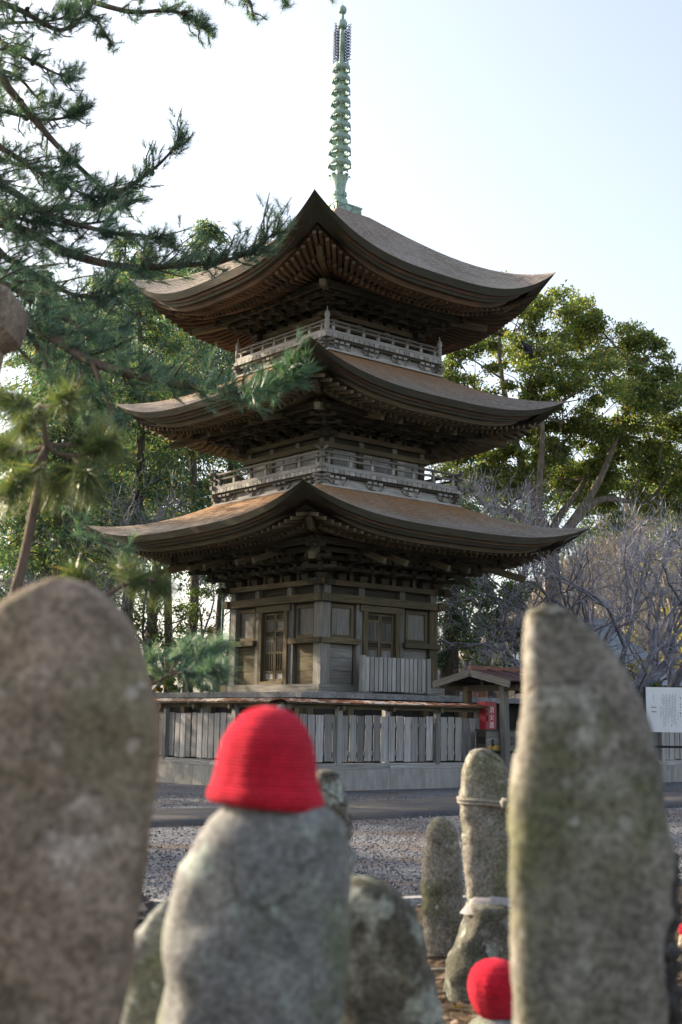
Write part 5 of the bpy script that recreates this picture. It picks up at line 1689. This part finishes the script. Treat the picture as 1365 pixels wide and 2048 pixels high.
# ---- cedars and cypresses behind on the left
def cedar(x, d, top_y, label, seed, r=0.24, first=5.0, spread=2.6, nbr=150, dens=46, lean=0.0):
    rng = np.random.default_rng(seed)
    b = at(x, 1400, d); base = np.array([b[0], d, 0.0])
    H = at(x, top_y, d)[2]
    t = tag(empty('cedar_tree', tuple(base)), label, 'tree', 'tall conifers behind the pagoda')
    tm = MB()
    zs = np.linspace(0, H, 16)
    tm.tube(np.stack([0.15 * np.sin(zs * 0.4 + seed) + lean * zs / H, 0.1 * np.cos(zs * 0.3 + seed), zs], -1), r * (1 - zs / H) ** 0.75 + 0.02, 9)
    V = []
    for i in range(nbr):
        f = rng.uniform(0, 1) ** 0.85
        z = first + (H - first) * f
        L = spread * (1 - f) ** 0.6 * rng.uniform(0.55, 1.1) + 0.35
        a = rng.uniform(0, 2 * pi)
        dirn = np.array([cos(a), sin(a), 0.0])
        p0 = np.array([0.15 * sin(z * 0.4 + seed) + lean * z / H, 0, z])
        pts = np.array([p0, p0 + dirn * L * 0.5 + (0, 0, 0.05 * L), p0 + dirn * L + (0, 0, -0.25 * L)])
        if i % 2 == 0: tm.tube(pts, [0.03, 0.02, 0.008], 4)
        m = int(1.7 * dens * (0.5 + L / spread))
        u = rng.uniform(0.12, 1.05, m)[:, None]
        c = p0 * (1 - u) ** 2 + 2 * pts[1] * u * (1 - u) + pts[2] * u * u + rng.normal(0, 0.16, (m, 3)) * [1, 1, 0.8]
        ax = unit(dirn * 0.7 + np.array([0, 0, -0.55]) + rng.normal(0, 0.5, (m, 3)))
        sd = unit(np.cross(ax, rng.normal(0, 1, (m, 3))))
        ln = rng.uniform(0.08, 0.19, m)[:, None]; wd = rng.uniform(0.016, 0.042, m)[:, None]
        V.append(np.stack([c - ax * ln, c + sd * wd, c + ax * ln, c - sd * wd], 1).reshape(-1, 3))
    tm.build('trunk', M['bark_cedar'], t)
    quad_obj('crown', np.concatenate(V), M['cedar'], t)
cedar(252, 50, 500, 'tall conifer with thick dark trunk left of the lowest roof tip', 41, 0.28, 7.5, 3.0, 170, 60)
cedar(296, 55, 540, 'slender conifer just right of the thick dark trunk', 42, 0.26, 8.5, 2.6, 150, 52)
cedar(374, 52, 445, 'conifer with its pointed top above the left middle roof', 43, 0.22, 8.0, 3.4, 190, 60)
cedar(150, 58, 560, 'conifer behind the hanging pine boughs', 44, 0.26, 5.0, 3.4, 180, 60)
cedar(30, 50, 540, 'conifer behind the young pine at the left edge', 45, 0.26, 3.0, 3.2, 190, 60)
cedar(85, 66, 600, 'distant conifer between the left edge and the hanging boughs', 46, 0.26, 3.0, 3.6, 180, 60)
cedar(440, 58, 640, 'lower conifer against the left side of the pagoda balconies', 47, 0.22, 6.5, 2.6, 150, 54)
cedar(205, 68, 620, 'farthest slim conifer seen between two trunks', 48, 0.24, 6.0, 3.2, 150, 54)
cedar(330, 66, 520, 'conifer seen between the upper left roof and the middle balcony', 57, 0.24, 7.0, 3.6, 190, 60)
cedar(110, 48, 600, 'dark conifer in front of the other trees at left', 58, 0.26, 6.5, 3.2, 200, 64)
cedar(215, 60, 470, 'conifer whose top shows above the hanging boughs', 59, 0.26, 7.5, 3.6, 200, 62)
cedar(-150, 44, 420, 'conifer beyond the left edge shading the fence', 49, 0.3, 3.0, 3.2, 170, 56)
cedar(-330, 40, 300, 'taller conifer beyond the left edge shading the pagoda', 50, 0.3, 3.0, 3.6, 170, 56)
cedar(-420, 30, 250, 'nearest conifer beyond the left edge shading the path', 51, 0.3, 2.0, 3.4, 170, 56)
cedar(-900, 28, 300, 'far conifer beyond the left edge of the path', 52, 0.3, 2.0, 3.6, 150, 50)
cedar(-1100, 20, 200, 'conifer beside the path beyond the left edge', 53, 0.3, 2.0, 3.2, 150, 50)
cedar(-231, 37, 500, 'unseen conifer added beyond the left edge to shade the pagoda', 55, 0.3, 2.5, 3.3, 140, 50)  # added out of view to shade the pagoda's left face
cedar(-430, 33, 430, 'unseen conifer added beyond the left edge to shade the fence corner', 56, 0.3, 2.0, 3.2, 200, 60)  # out-of-view addition that casts shade on fence and ground
cedar(908, 44, 1010, 'ivy-hung conifer trunk right of the pagoda wall', 54, 0.42, 3.2, 1.2, 60, 40)

# ---- broad-leaved trees made of leaf clumps
def clump_tree(name, x, d, clumps, label, seed, mat, bmat, r0=0.4, leafsize=0.11, per=900, cat='tree', fork=0.35, group=None, grow=1.0):
    rng = np.random.default_rng(seed)
    b = at(x, 1400, d); base = np.array([b[0], d, 0.0])
    t = tag(empty(name, tuple(base)), label, cat, group)
    V = []; tm = MB()
    cs = []
    for cx, cy, dd, rx, rz in clumps:
        c = at(cx, cy, d + dd) - base
        cs.append((c, rx * grow * d / FPX, rz * grow * d / FPX))
    mz = np.mean([c[0][2] for c in cs])
    forkz = max(0.3, min(c[0][2] for c in cs) * 0.75)
    fk = np.array([0.15 * rng.normal(), 0, forkz])
    tm.tube(curve_pts([(0, 0, -0.1), fk * 0.5 + (0.08, 0, 0), fk], 8), np.linspace(r0, r0 * 0.75, 8), 10)
    # a few great limbs, each clump hangs on the limb nearest to it
    nl = max(1, min(6, len(cs) // 4))
    cen = np.array([c[0] for c in cs])
    pick = [int(np.argmax(cen[:, 2]))]
    while len(pick) < nl:
        dm = np.min(np.linalg.norm(cen[:, None] - cen[pick][None], axis=2), axis=1); pick.append(int(np.argmax(dm)))
    limbs = []
    for i in pick:
        c = cen[i]
        m1 = fk + (c - fk) * 0.4 + rng.normal(0, 0.5, 3) * min(1, r0 * 2); m2 = fk + (c - fk) * 0.72 + rng.normal(0, 0.5, 3) * min(1, r0 * 2)
        lm = curve_pts([fk, m1, m2, c], 16)
        tm.tube(lm, np.linspace(r0 * 0.55, 0.03, 16), 8)
        limbs.append(lm)
    LP = np.concatenate([l[3:] for l in limbs])
    for c, rx, rz in cs:
        dv = np.linalg.norm(LP - c, axis=1) + 0.8 * np.maximum(0, LP[:, 2] - c[2])
        st = LP[int(np.argmin(dv + 0.5 * rng.random(len(LP))))]
        pts = curve_pts([st, (st + c) / 2 + rng.normal(0, 0.2, 3) * min(1, rx), c], 9)
        rr = r0 * 0.16 * min(1.0, rx / 1.2) + 0.012
        tm.tube(pts, np.linspace(rr, 0.015, 9), 6)
        for _ in range(5):
            i = rng.integers(4, 9); e = c + rng.normal(0, 0.6, 3) * rx
            tm.tube([pts[i], (pts[i] + e) / 2 + rng.normal(0, 0.1, 3), e], [0.03, 0.02, 0.008], 4)
        n = int(per * (rx * rz) ** 0.9 / (leafsize / 0.11) ** 1.5) + 60
        # little sub-clumps give light and dark masses and gaps
        k = max(5, int(9 * (rx * rz) ** 0.5))
        sub = unit(rng.normal(0, 1, (k, 3))) * (rng.uniform(0.35, 1.0, (k, 1))) * [rx, rx * 0.9, rz]
        sr = rng.uniform(0.24, 0.50, k) * min(rx, rz)
        idx = rng.integers(0, k, n)
        dirs = unit(rng.normal(0, 1, (n, 3)))
        dirs[:, 2] = np.abs(dirs[:, 2]) * np.where(rng.random(n) < 0.75, 1, -1)
        p = c + sub[idx] + dirs * (sr[idx] * rng.uniform(0.35, 1.1, n))[:, None] * [1.2, 1.2, 0.8] + rng.normal(0, 0.07, (n, 3)) * min(rx, rz)
        V.append(leaf_tris(p, leafsize * rng.uniform(0.6, 1.15, n), rng, 0.5, updir=np.array([0, 0, 0.0])))
    tm.build('trunk', bmat, t)
    quad_obj('crown', np.concatenate(V), mat, t)

CAM = [(930, 640, 0, 55, 50), (985, 700, 2, 60, 50), (930, 740, -1, 50, 55), (1050, 640, 0, 60, 50), (1115, 620, 2, 70, 50), (1185, 640, 0, 60, 45), (1080, 720, -2, 60, 55), (1150, 700, 0, 75, 55),
       (1230, 690, 2, 70, 55), (1295, 710, 1, 50, 45), (1180, 770, -2, 80, 55), (1265, 770, 0, 75, 50), (1330, 770, 1, 55, 55), (1060, 790, -1, 60, 40), (1130, 830, 0, 75, 45), (1215, 850, 1, 60, 45),
       (1340, 850, 2, 60, 50), (1000, 850, -1, 45, 40), (1100, 900, 0, 60, 40), (1010, 930, 1, 70, 45), (1290, 910, 2, 55, 35), (1180, 930, 2, 60, 40), (1380, 920, 3, 60, 45), (905, 690, 0, 28, 60), (960, 800, 1, 40, 40), (1010, 600, 1, 50, 40), (1355, 800, 2, 50, 40), (1385, 860, 2, 60, 50), (1290, 840, 1, 60, 50), (1060, 860, 1, 60, 45), (1160, 880, 1, 70, 45), (1240, 930, 2, 70, 40), (1330, 930, 3, 70, 50), (950, 900, 1, 50, 50), (1080, 950, 3, 70, 45), (1010, 880, 2, 60, 50), (1040, 990, 3, 80, 50), (1150, 980, 3, 80, 45), (930, 960, 2, 60, 50), (1250, 1000, 4, 80, 40), (1350, 1000, 4, 70, 45)]
clump_tree('camphor_tree', 1110, 52, CAM, 'large spreading camphor tree with sunlit yellow-green crown right of the pagoda', 61, M['camphor'], M['bark_camphor'], 0.40, 0.085, 1450, grow=1.2)
clump_tree('evergreen_tree', 985, 47, [(960, 1190, 0, 45, 55), (1000, 1240, 0, 50, 40), (940, 1270, 1, 40, 45), (1030, 1190, 1, 40, 40), (1040, 1280, 0, 40, 30), (900, 1200, 1, 30, 60)],
           'dark evergreen tree close behind the right side of the pagoda', 62, M['shrub'], M['bark_cedar'], 0.2, 0.085, 2200)
clump_tree('evergreen_tree', 1330, 62, [(1290, 1330, 0, 50, 30), (1350, 1310, 2, 60, 40), (1240, 1290, 3, 50, 35), (1380, 1240, 4, 60, 50), (1320, 1120, 6, 60, 40)],
           'yellow-green evergreen tree behind the notice board', 63, M['shrub_yellow'], M['bark_camphor'], 0.2, 0.085, 500)
clump_tree('evergreen_tree', 1040, 60, [(940, 960, 0, 60, 60), (1010, 1000, 1, 70, 60), (1080, 960, 2, 70, 60), (1020, 1080, 0, 70, 60), (920, 1060, 0, 50, 60), (1090, 1060, 2, 60, 50), (960, 1140, 1, 50, 50)],
           'broad dark evergreen filling the gap below the camphor crown', 64, M['shrub'], M['bark_cedar'], 0.25, 0.10, 1100, grow=1.15)
clump_tree('evergreen_tree', 1260, 66, [(1150, 985, 0, 70, 45), (1230, 975, 1, 70, 50), (1310, 970, 2, 70, 50), (1380, 990, 2, 60, 60), (1200, 1050, 0, 60, 40), (1340, 1060, 2, 60, 40)],
           'dark evergreen row behind the cherry tops at right', 65, M['shrub'], M['bark_cedar'], 0.25, 0.10, 1100, grow=1.15)
# understorey shrubs on the left
for i, (x, y, d, rx, rz, mt, lb) in enumerate([
        (330, 1255, 46, 70, 55, 'shrub', 'glossy evergreen shrub between the conifer trunks and the pagoda'), (400, 1215, 50, 50, 70, 'shrub', 'tall evergreen shrub tight against the left pagoda wall'),
        (270, 1330, 44, 70, 40, 'shrub_yellow', 'low shrub coloured sunlit yellow behind the left fence'), (370, 1340, 43, 60, 35, 'shrub', 'low dark shrub behind the fence corner'),
        (60, 1130, 52, 110, 60, 'shrub', 'wide evergreen shrub behind the young pine trunk'), (180, 1120, 56, 60, 60, 'shrub', 'evergreen shrub below the lowest roof tip'),
        (430, 1290, 45, 30, 60, 'shrub_yellow', 'sunlit yellow shrub at the left corner of the pagoda')]):
    clump_tree('evergreen_shrub', x, d, [(x, y, 0, rx, rz), (x - rx * 0.5, y + rz * 0.8, 0, rx * 0.7, rz * 0.6), (x + rx * 0.5, y + rz * 0.9, 1, rx * 0.7, rz * 0.5)], lb, 70 + i, M[mt], M['bark_cedar'], 0.09, 0.075, 420, 'shrub', group='shrubs under the conifers')
for i, (x, y, d, rx, rz, mt, lb) in enumerate([
        (1290, 1395, 40, 70, 28, 'shrub', 'clipped dark shrub behind the notice board'), (1180, 1380, 44, 60, 30, 'shrub', 'dark shrub behind the olive stone'), (1250, 1330, 52, 50, 26, 'shrub_yellow', 'yellow shrub in front of the grey-roofed hall'),
        (1010, 1310, 50, 60, 40, 'shrub', 'green shrub above the shelter roof')]):
    clump_tree('evergreen_shrub', x, d, [(x, y, 0, rx, rz), (x - rx * 0.5, y + rz * 0.6, 0, rx * 0.7, rz * 0.7), (x + rx * 0.5, y + rz * 0.7, 1, rx * 0.7, rz * 0.7)], lb, 80 + i, M[mt], M['bark_cedar'], 0.08, 0.075, 420, 'shrub', group='shrubs behind the shelter')

# ---- leafless cherry trees
def bare_tree(x, d, label, seed, height, r0, limbs, depth=6, twig='twig', bmat='bark_cherry', lean=(0, 0), splay=0.55, name='cherry_tree'):
    rng = np.random.default_rng(seed)
    b = at(x, 1400, d); base = np.array([b[0], d, 0.0])
    t = tag(empty(name, tuple(base)), label, 'tree', 'leafless trees round the pagoda')
    big = MB(); V = []
    def seg(p, v, L, r, lev):
        n = 4
        pts = [p]; q = p.copy(); w = v.copy()
        for i in range(n):
            w = unit(w + rng.normal(0, 0.16, 3) + np.array([0, 0, 0.03]))
            q = q + w * L / n
            pts.append(q)
        pts = np.array(pts)
        r1 = r * 0.66
        if r > 0.012:
            big.tube(pts, np.linspace(r, r1, n + 1), 7 if r > 0.05 else 5, cap=False)
        else:
            s = unit(np.cross(pts[1:] - pts[:-1], rng.normal(0, 1, (n, 3)))) * max(r, 0.007)
            a, c = pts[:-1], pts[1:]
            V.append(np.stack([a - s, a + s, c + s * 0.7, c - s * 0.7], 1).reshape(-1, 3))
        if lev <= 0: return
        k = 2 + (rng.random() < 0.55) + (lev <= 2) * 2
        for j in range(k):
            f = 1.0 if j < 2 else rng.uniform(0.3, 0.95)
            i = min(n, int(f * n)); o = pts[i]
            dv = unit(pts[min(n, i + 1)] - pts[max(0, i - 1)])
            pr = unit(np.cross(dv, rng.normal(0, 1, 3)))
            a = rng.uniform(0.25, 0.95) * (0.7 if j == 0 else 1.15)
            nv = unit(dv * cos(a) + pr * sin(a) + np.array([0, 0, 0.10]))
            seg(o, nv, L * rng.uniform(0.62, 0.86), r1 * rng.uniform(0.72, 0.98) if j < 2 else r1 * 0.55, lev - 1)
    th = height * 0.22
    tp = curve_pts([(0, 0, -0.1), (lean[0] * 0.3, lean[1] * 0.3, th * 0.5), (lean[0], lean[1], th)], 8)
    big.tube(tp, np.linspace(r0, r0 * 0.8, 8), 10)
    for k in range(limbs):
        a = 2 * pi * k / limbs + rng.uniform(-.4, .4)
        v = unit(np.array([cos(a) * splay, sin(a) * splay, rng.uniform(0.45, 0.9)]))
        seg(tp[-1] - (0, 0, rng.uniform(0, 0.3)), v, height * 0.25, r0 * rng.uniform(0.42, 0.62), depth - 1)
    big.build('trunk', M[bmat], t)
    if V:
        V = np.concatenate(V)
        quad_obj('twigs', V, M[twig], t)
bare_tree(1235, 38, 'leafless cherry with forking grey trunk behind the olive stone', 91, 8.6, 0.25, 7, 6)
bare_tree(1365, 42, 'leafless cherry with dark leaning trunk at the right edge', 92, 9.8, 0.28, 7, 6, lean=(-0.5, 0))
bare_tree(1065, 43, 'leafless cherry spreading behind the right roof tips', 93, 9.0, 0.24, 7, 6, lean=(0.3, 0))
bare_tree(930, 50, 'leafless pale-twigged tree beside the middle balcony', 94, 12.0, 0.20, 4, 6, splay=0.4)
bare_tree(462, 45, 'leafless tree with dark curving limbs left of the pagoda wall', 95, 7.2, 0.22, 5, 6, twig='twig_dark', bmat='bark_pine', lean=(-0.7, 0), splay=0.8)
bare_tree(300, 47, 'leafless twiggy tree among the conifer trunks', 96, 10.5, 0.15, 5, 6, twig='twig')
bare_tree(90, 46, 'leafless tree with arching twigs behind the young pine', 97, 7.5, 0.13, 5, 6, twig='twig')

# ---- buildings half hidden behind the trees
def hall():
    c = at(1180, 1300, 56)
    t = tag(empty('temple_hall', (c[0], 58, 0), radians(14)), 'low hall with blue-grey hipped roof behind the cherry trees', 'building')
    MB().box((0, 0, 1.6), (7.0, 5.0, 3.2)).build('wall', M['pale_wall'], t)
    for i in range(4):
        pbox('window', M['black_steel'], t, (-2.4 + 1.6 * i, -2.52, 1.8), (0.9, 0.05, 1.1))
        pbox('post', M['wood_brown'], t, (-3.2 + 1.6 * i, -2.54, 1.6), (0.16, 0.1, 3.2))
    m = MB()
    ze, zr_ = 3.1, 5.9
    E_ = [(-4.6, -3.6, ze), (4.6, -3.6, ze), (4.6, 3.6, ze), (-4.6, 3.6, ze)]
    Rg = [(-1.4, 0, zr_), (1.4, 0, zr_)]
    def sagq(a, b, c_, d_, n=8):
        rows = []
        for i in range(n + 1):
            f = i / n
            p = np.array(a) * (1 - f) + np.array(d_) * f; q = np.array(b) * (1 - f) + np.array(c_) * f
            s = -0.35 * sin(pi * f)
            p[2] += s; q[2] += s
            rows.append((p, q))
        P = [x for r in rows for x in r]
        m.poly(P, [(2 * i, 2 * i + 1, 2 * i + 3, 2 * i + 2) for i in range(n)], [[(0, i), (9, i), (9, i + 1), (0, i + 1)] for i in range(n)])
    sagq(E_[0], E_[1], Rg[1], Rg[0]); sagq(E_[1], E_[2], Rg[1], Rg[1]); sagq(E_[2], E_[3], Rg[0], Rg[1]); sagq(E_[3], E_[0], Rg[0], Rg[0])
    m.poly([(p[0], p[1], p[2] - 0.15) for p in E_], [(0, 1, 2, 3)])
    rf = m.build('roof', M['slate'], t)
    pbox('ridge', M['slate'], rf, (0, 0, zr_ + 0.05), (3.2, 0.3, 0.3))
    for i, (a, b) in enumerate(((0, 1), (1, 2), (2, 3), (3, 0))):
        pbeam('eave_board', M['wood_brown'], rf, (E_[a][0], E_[a][1], ze - 0.08), (E_[b][0], E_[b][1], ze - 0.08), 0.06, 0.14)
hall()
def shed():
    c = at(972, 1385, 60)
    t = tag(empty('storehouse', (c[0], 60, 0), radians(6)), 'pink corrugated storehouse wall seen under the shelter roof', 'building')
    MB().box((0, 0, 1.55), (5.0, 3.0, 3.1)).build('wall', M['pale_wall'], t)
    for i in range(24):
        pbox('sheet_rib', M['pink_sheet'], t, (-2.45 + 0.213 * i, -1.53, 1.55), (0.17, 0.06, 3.1))
    m = MB(); m.prism([(-2.8, -1.9, 3.0), (-2.8, 1.9, 3.0), (-2.8, 0, 3.7)], (5.6, 0, 0)); m.build('roof', M['roof_metal'], t)
shed()

# ---- a crow in the camphor tree
def crow():
    p = at(1055, 697, 49.0)
    mb = MB()
    ax = unit(np.array([-0.52, -0.15, 0.78]))
    prof = [(-0.36, 0.008, 0.05), (-0.24, 0.02, 0.06), (-0.12, 0.05, 0.06), (-0.02, 0.085, 0.085), (0.08, 0.095, 0.095), (0.16, 0.075, 0.08), (0.21, 0.052, 0.055), (0.25, 0.055, 0.058), (0.29, 0.045, 0.048), (0.32, 0.018, 0.022), (0.355, 0.010, 0.012), (0.385, 0.003, 0.003)]
    sd = unit(np.cross(ax, (0, 1, 0))); up = np.cross(sd, ax)
    P = []; n = 12
    for i, (s, a, b) in enumerate(prof):
        bend = up * 0.0 + np.array([-0.25, 0, -0.12]) * max(0, s - 0.16)
        for j in range(n):
            q = 2 * pi * j / n
            P.append(ax * s * 1.15 + bend + sd * b * cos(q) + up * a * sin(q))
    F = [(i * n + j, i * n + (j + 1) % n, (i + 1) * n + (j + 1) % n, (i + 1) * n + j) for i in range(len(prof) - 1) for j in range(n)]
    F += [tuple(range(n - 1, -1, -1)), tuple((len(prof) - 1) * n + j for j in range(n))]
    mb.poly(P, F, None, True)
    for s2 in (-1, 1):   # folded wings
        W_ = [ax * 0.20 + sd * 0.085 * s2, ax * 0.02 + sd * 0.115 * s2 + up * 0.02, ax * -0.20 + sd * 0.075 * s2, ax * -0.32 + sd * 0.03 * s2]
        mb.tube(np.array(W_), [0.02, 0.055, 0.035, 0.006], 6)
        mb.tube([ax * -0.02 + sd * 0.04 * s2, ax * -0.02 + sd * 0.04 * s2 + np.array([0.05, 0, -0.14])], 0.010, 5)
    tag(mb.build('crow', M['crow'], None, tuple(p)), 'black crow perched high in the camphor tree', 'bird')
    tw = MB(); tw.tube([p + (-0.5, 0.1, -0.25), p + (0.06, 0, -0.15), p + (0.6, 0.3, 0.05), at(1150, 700, 52)], [0.02, 0.03, 0.04, 0.05], 6)
    o = tw.build('branch', M['bark_camphor'])
    ct = bpy.data.objects['camphor_tree']
    o.parent = ct; o.location = -ct.location
crow()

# ------------------------------------------------------------------ loose material on the ground
def scatter():
    rng = np.random.default_rng(5)
    n = 22000
    y = 10.3 + 15.0 * rng.random(n) ** 1.5
    x = rng.uniform(-0.30, 0.32, n) * y
    s = rng.uniform(0.007, 0.018, n)
    oct_ = np.array([[1, 0, 0], [0, 1, 0], [-1, 0, 0], [0, -1, 0], [0, 0, 1], [0, 0, -1]], float)
    fo = np.array([[0, 1, 4], [1, 2, 4], [2, 3, 4], [3, 0, 4], [1, 0, 5], [2, 1, 5], [3, 2, 5], [0, 3, 5]])
    # keep the asphalt clear
    onroad = (y > 16.9 + (x + 3) * 0.80) & (y < 21.0 + (x + 3) * 0.88) & (rng.random(n) > 0.12)
    x, y, s = x[~onroad], y[~onroad], s[~onroad]; n = len(x)
    V = np.stack([x, y, np.full(n, 0.002)], -1)[:, None, :] + oct_[None] * rng.uniform(0.55, 1.3, (n, 6, 1)) * s[:, None, None] * np.array([1, 1, 0.7])
    V += rng.normal(0, 0.12, V.shape) * s[:, None, None]
    F = (np.arange(n) * 6)[:, None, None] + fo[None]
    tag(fast('gravel', V.reshape(-1, 3), F.reshape(-1, 3), M['gravel_stone']), 'loose blue-grey crushed stones lying on the forecourt', 'gravel', kind='stuff')
    # fallen pine needles in drifts
    n = 34000
    y = 6.3 + 20 * rng.random(n) ** 1.7
    x = rng.uniform(-0.30, 0.32, n) * y
    keep = (np.sin(x * 1.7 + 2 * np.sin(y * 0.9)) + np.sin(y * 2.3 + x) + 0.6 * np.sin(x * 5.1 - y * 3.3) > 0.35) | (rng.random(n) < 0.14)
    x, y = x[keep], y[keep]; n = len(x)
    a = rng.uniform(0, pi, n); L = rng.uniform(0.04, 0.09, n); w = 0.0022
    d = np.stack([np.cos(a), np.sin(a), rng.normal(0, 0.08, n)], -1) * L[:, None] / 2
    q = np.stack([-np.sin(a), np.cos(a), np.zeros(n)], -1) * w
    zr_ = np.where((y > 16.9 + (x + 3) * 0.80) & (y < 21.0 + (x + 3) * 0.88), 0.05, 0.0)
    c = np.stack([x, y, zr_ + rng.uniform(0.024, 0.036, n)], -1)
    V = np.stack([c - d - q, c + d - q, c + d + q, c - d + q], 1).reshape(-1, 3)
    tag(quad_obj('fallen_needles', V, M['litter_needle']), 'rusty brown fallen pine needles strewn over gravel and soil', 'needles', kind='stuff')
    # fallen leaves and chips on the bed
    n = 5200
    y = 5.2 + 5.2 * rng.random(n) ** 1.1
    x = rng.uniform(-0.34, 0.34, n) * y
    c = np.stack([x, y, rng.uniform(0.022, 0.05, n)], -1)
    a = rng.uniform(0, 2 * pi, n); s = rng.uniform(0.012, 0.040, n)[:, None]
    d = np.stack([np.cos(a), np.sin(a), rng.normal(0, 0.3, n)], -1) * s
    q = np.stack([-np.sin(a), np.cos(a), rng.normal(0, 0.4, n)], -1) * s * 0.55
    V = np.stack([c - d, c + q, c + d, c - q], 1).reshape(-1, 3)
    tag(quad_obj('fallen_leaves', V, M['litter_leaf']), 'dry curled leaves scattered over the soil between the stones', 'leaves', kind='stuff')
    # fallen sticks
    ST_ = ['pale fallen stick lying in front of the small leaning stone', 'short dark stick among the leaves by the round red cap', 'bent twig beside the dark lichen rock', 'thin stick at the foot of the footing rock', 'fallen twig near the kerb']
    for i, (px, py) in enumerate([(885, 1958), (905, 2005), (880, 1930), (930, 1975), (800, 1835)]):
        g = gnd(px, py); an = rng.uniform(-0.5, 0.3) + (0 if i else -0.4); l = rng.uniform(0.12, 0.22)
        m = MB(); m.tube([(-l * cos(an), -l * sin(an), 0.012), (0, 0.01, 0.03), (l * cos(an), l * sin(an), 0.02)], [0.010, 0.009, 0.005], 6)
        tag(m.build('fallen_stick', M['rope'] if i == 0 else M['bark_young'], None, (g[0], g[1], 0.02)), ST_[i], 'stick', 'sticks on the soil bed')
scatter()
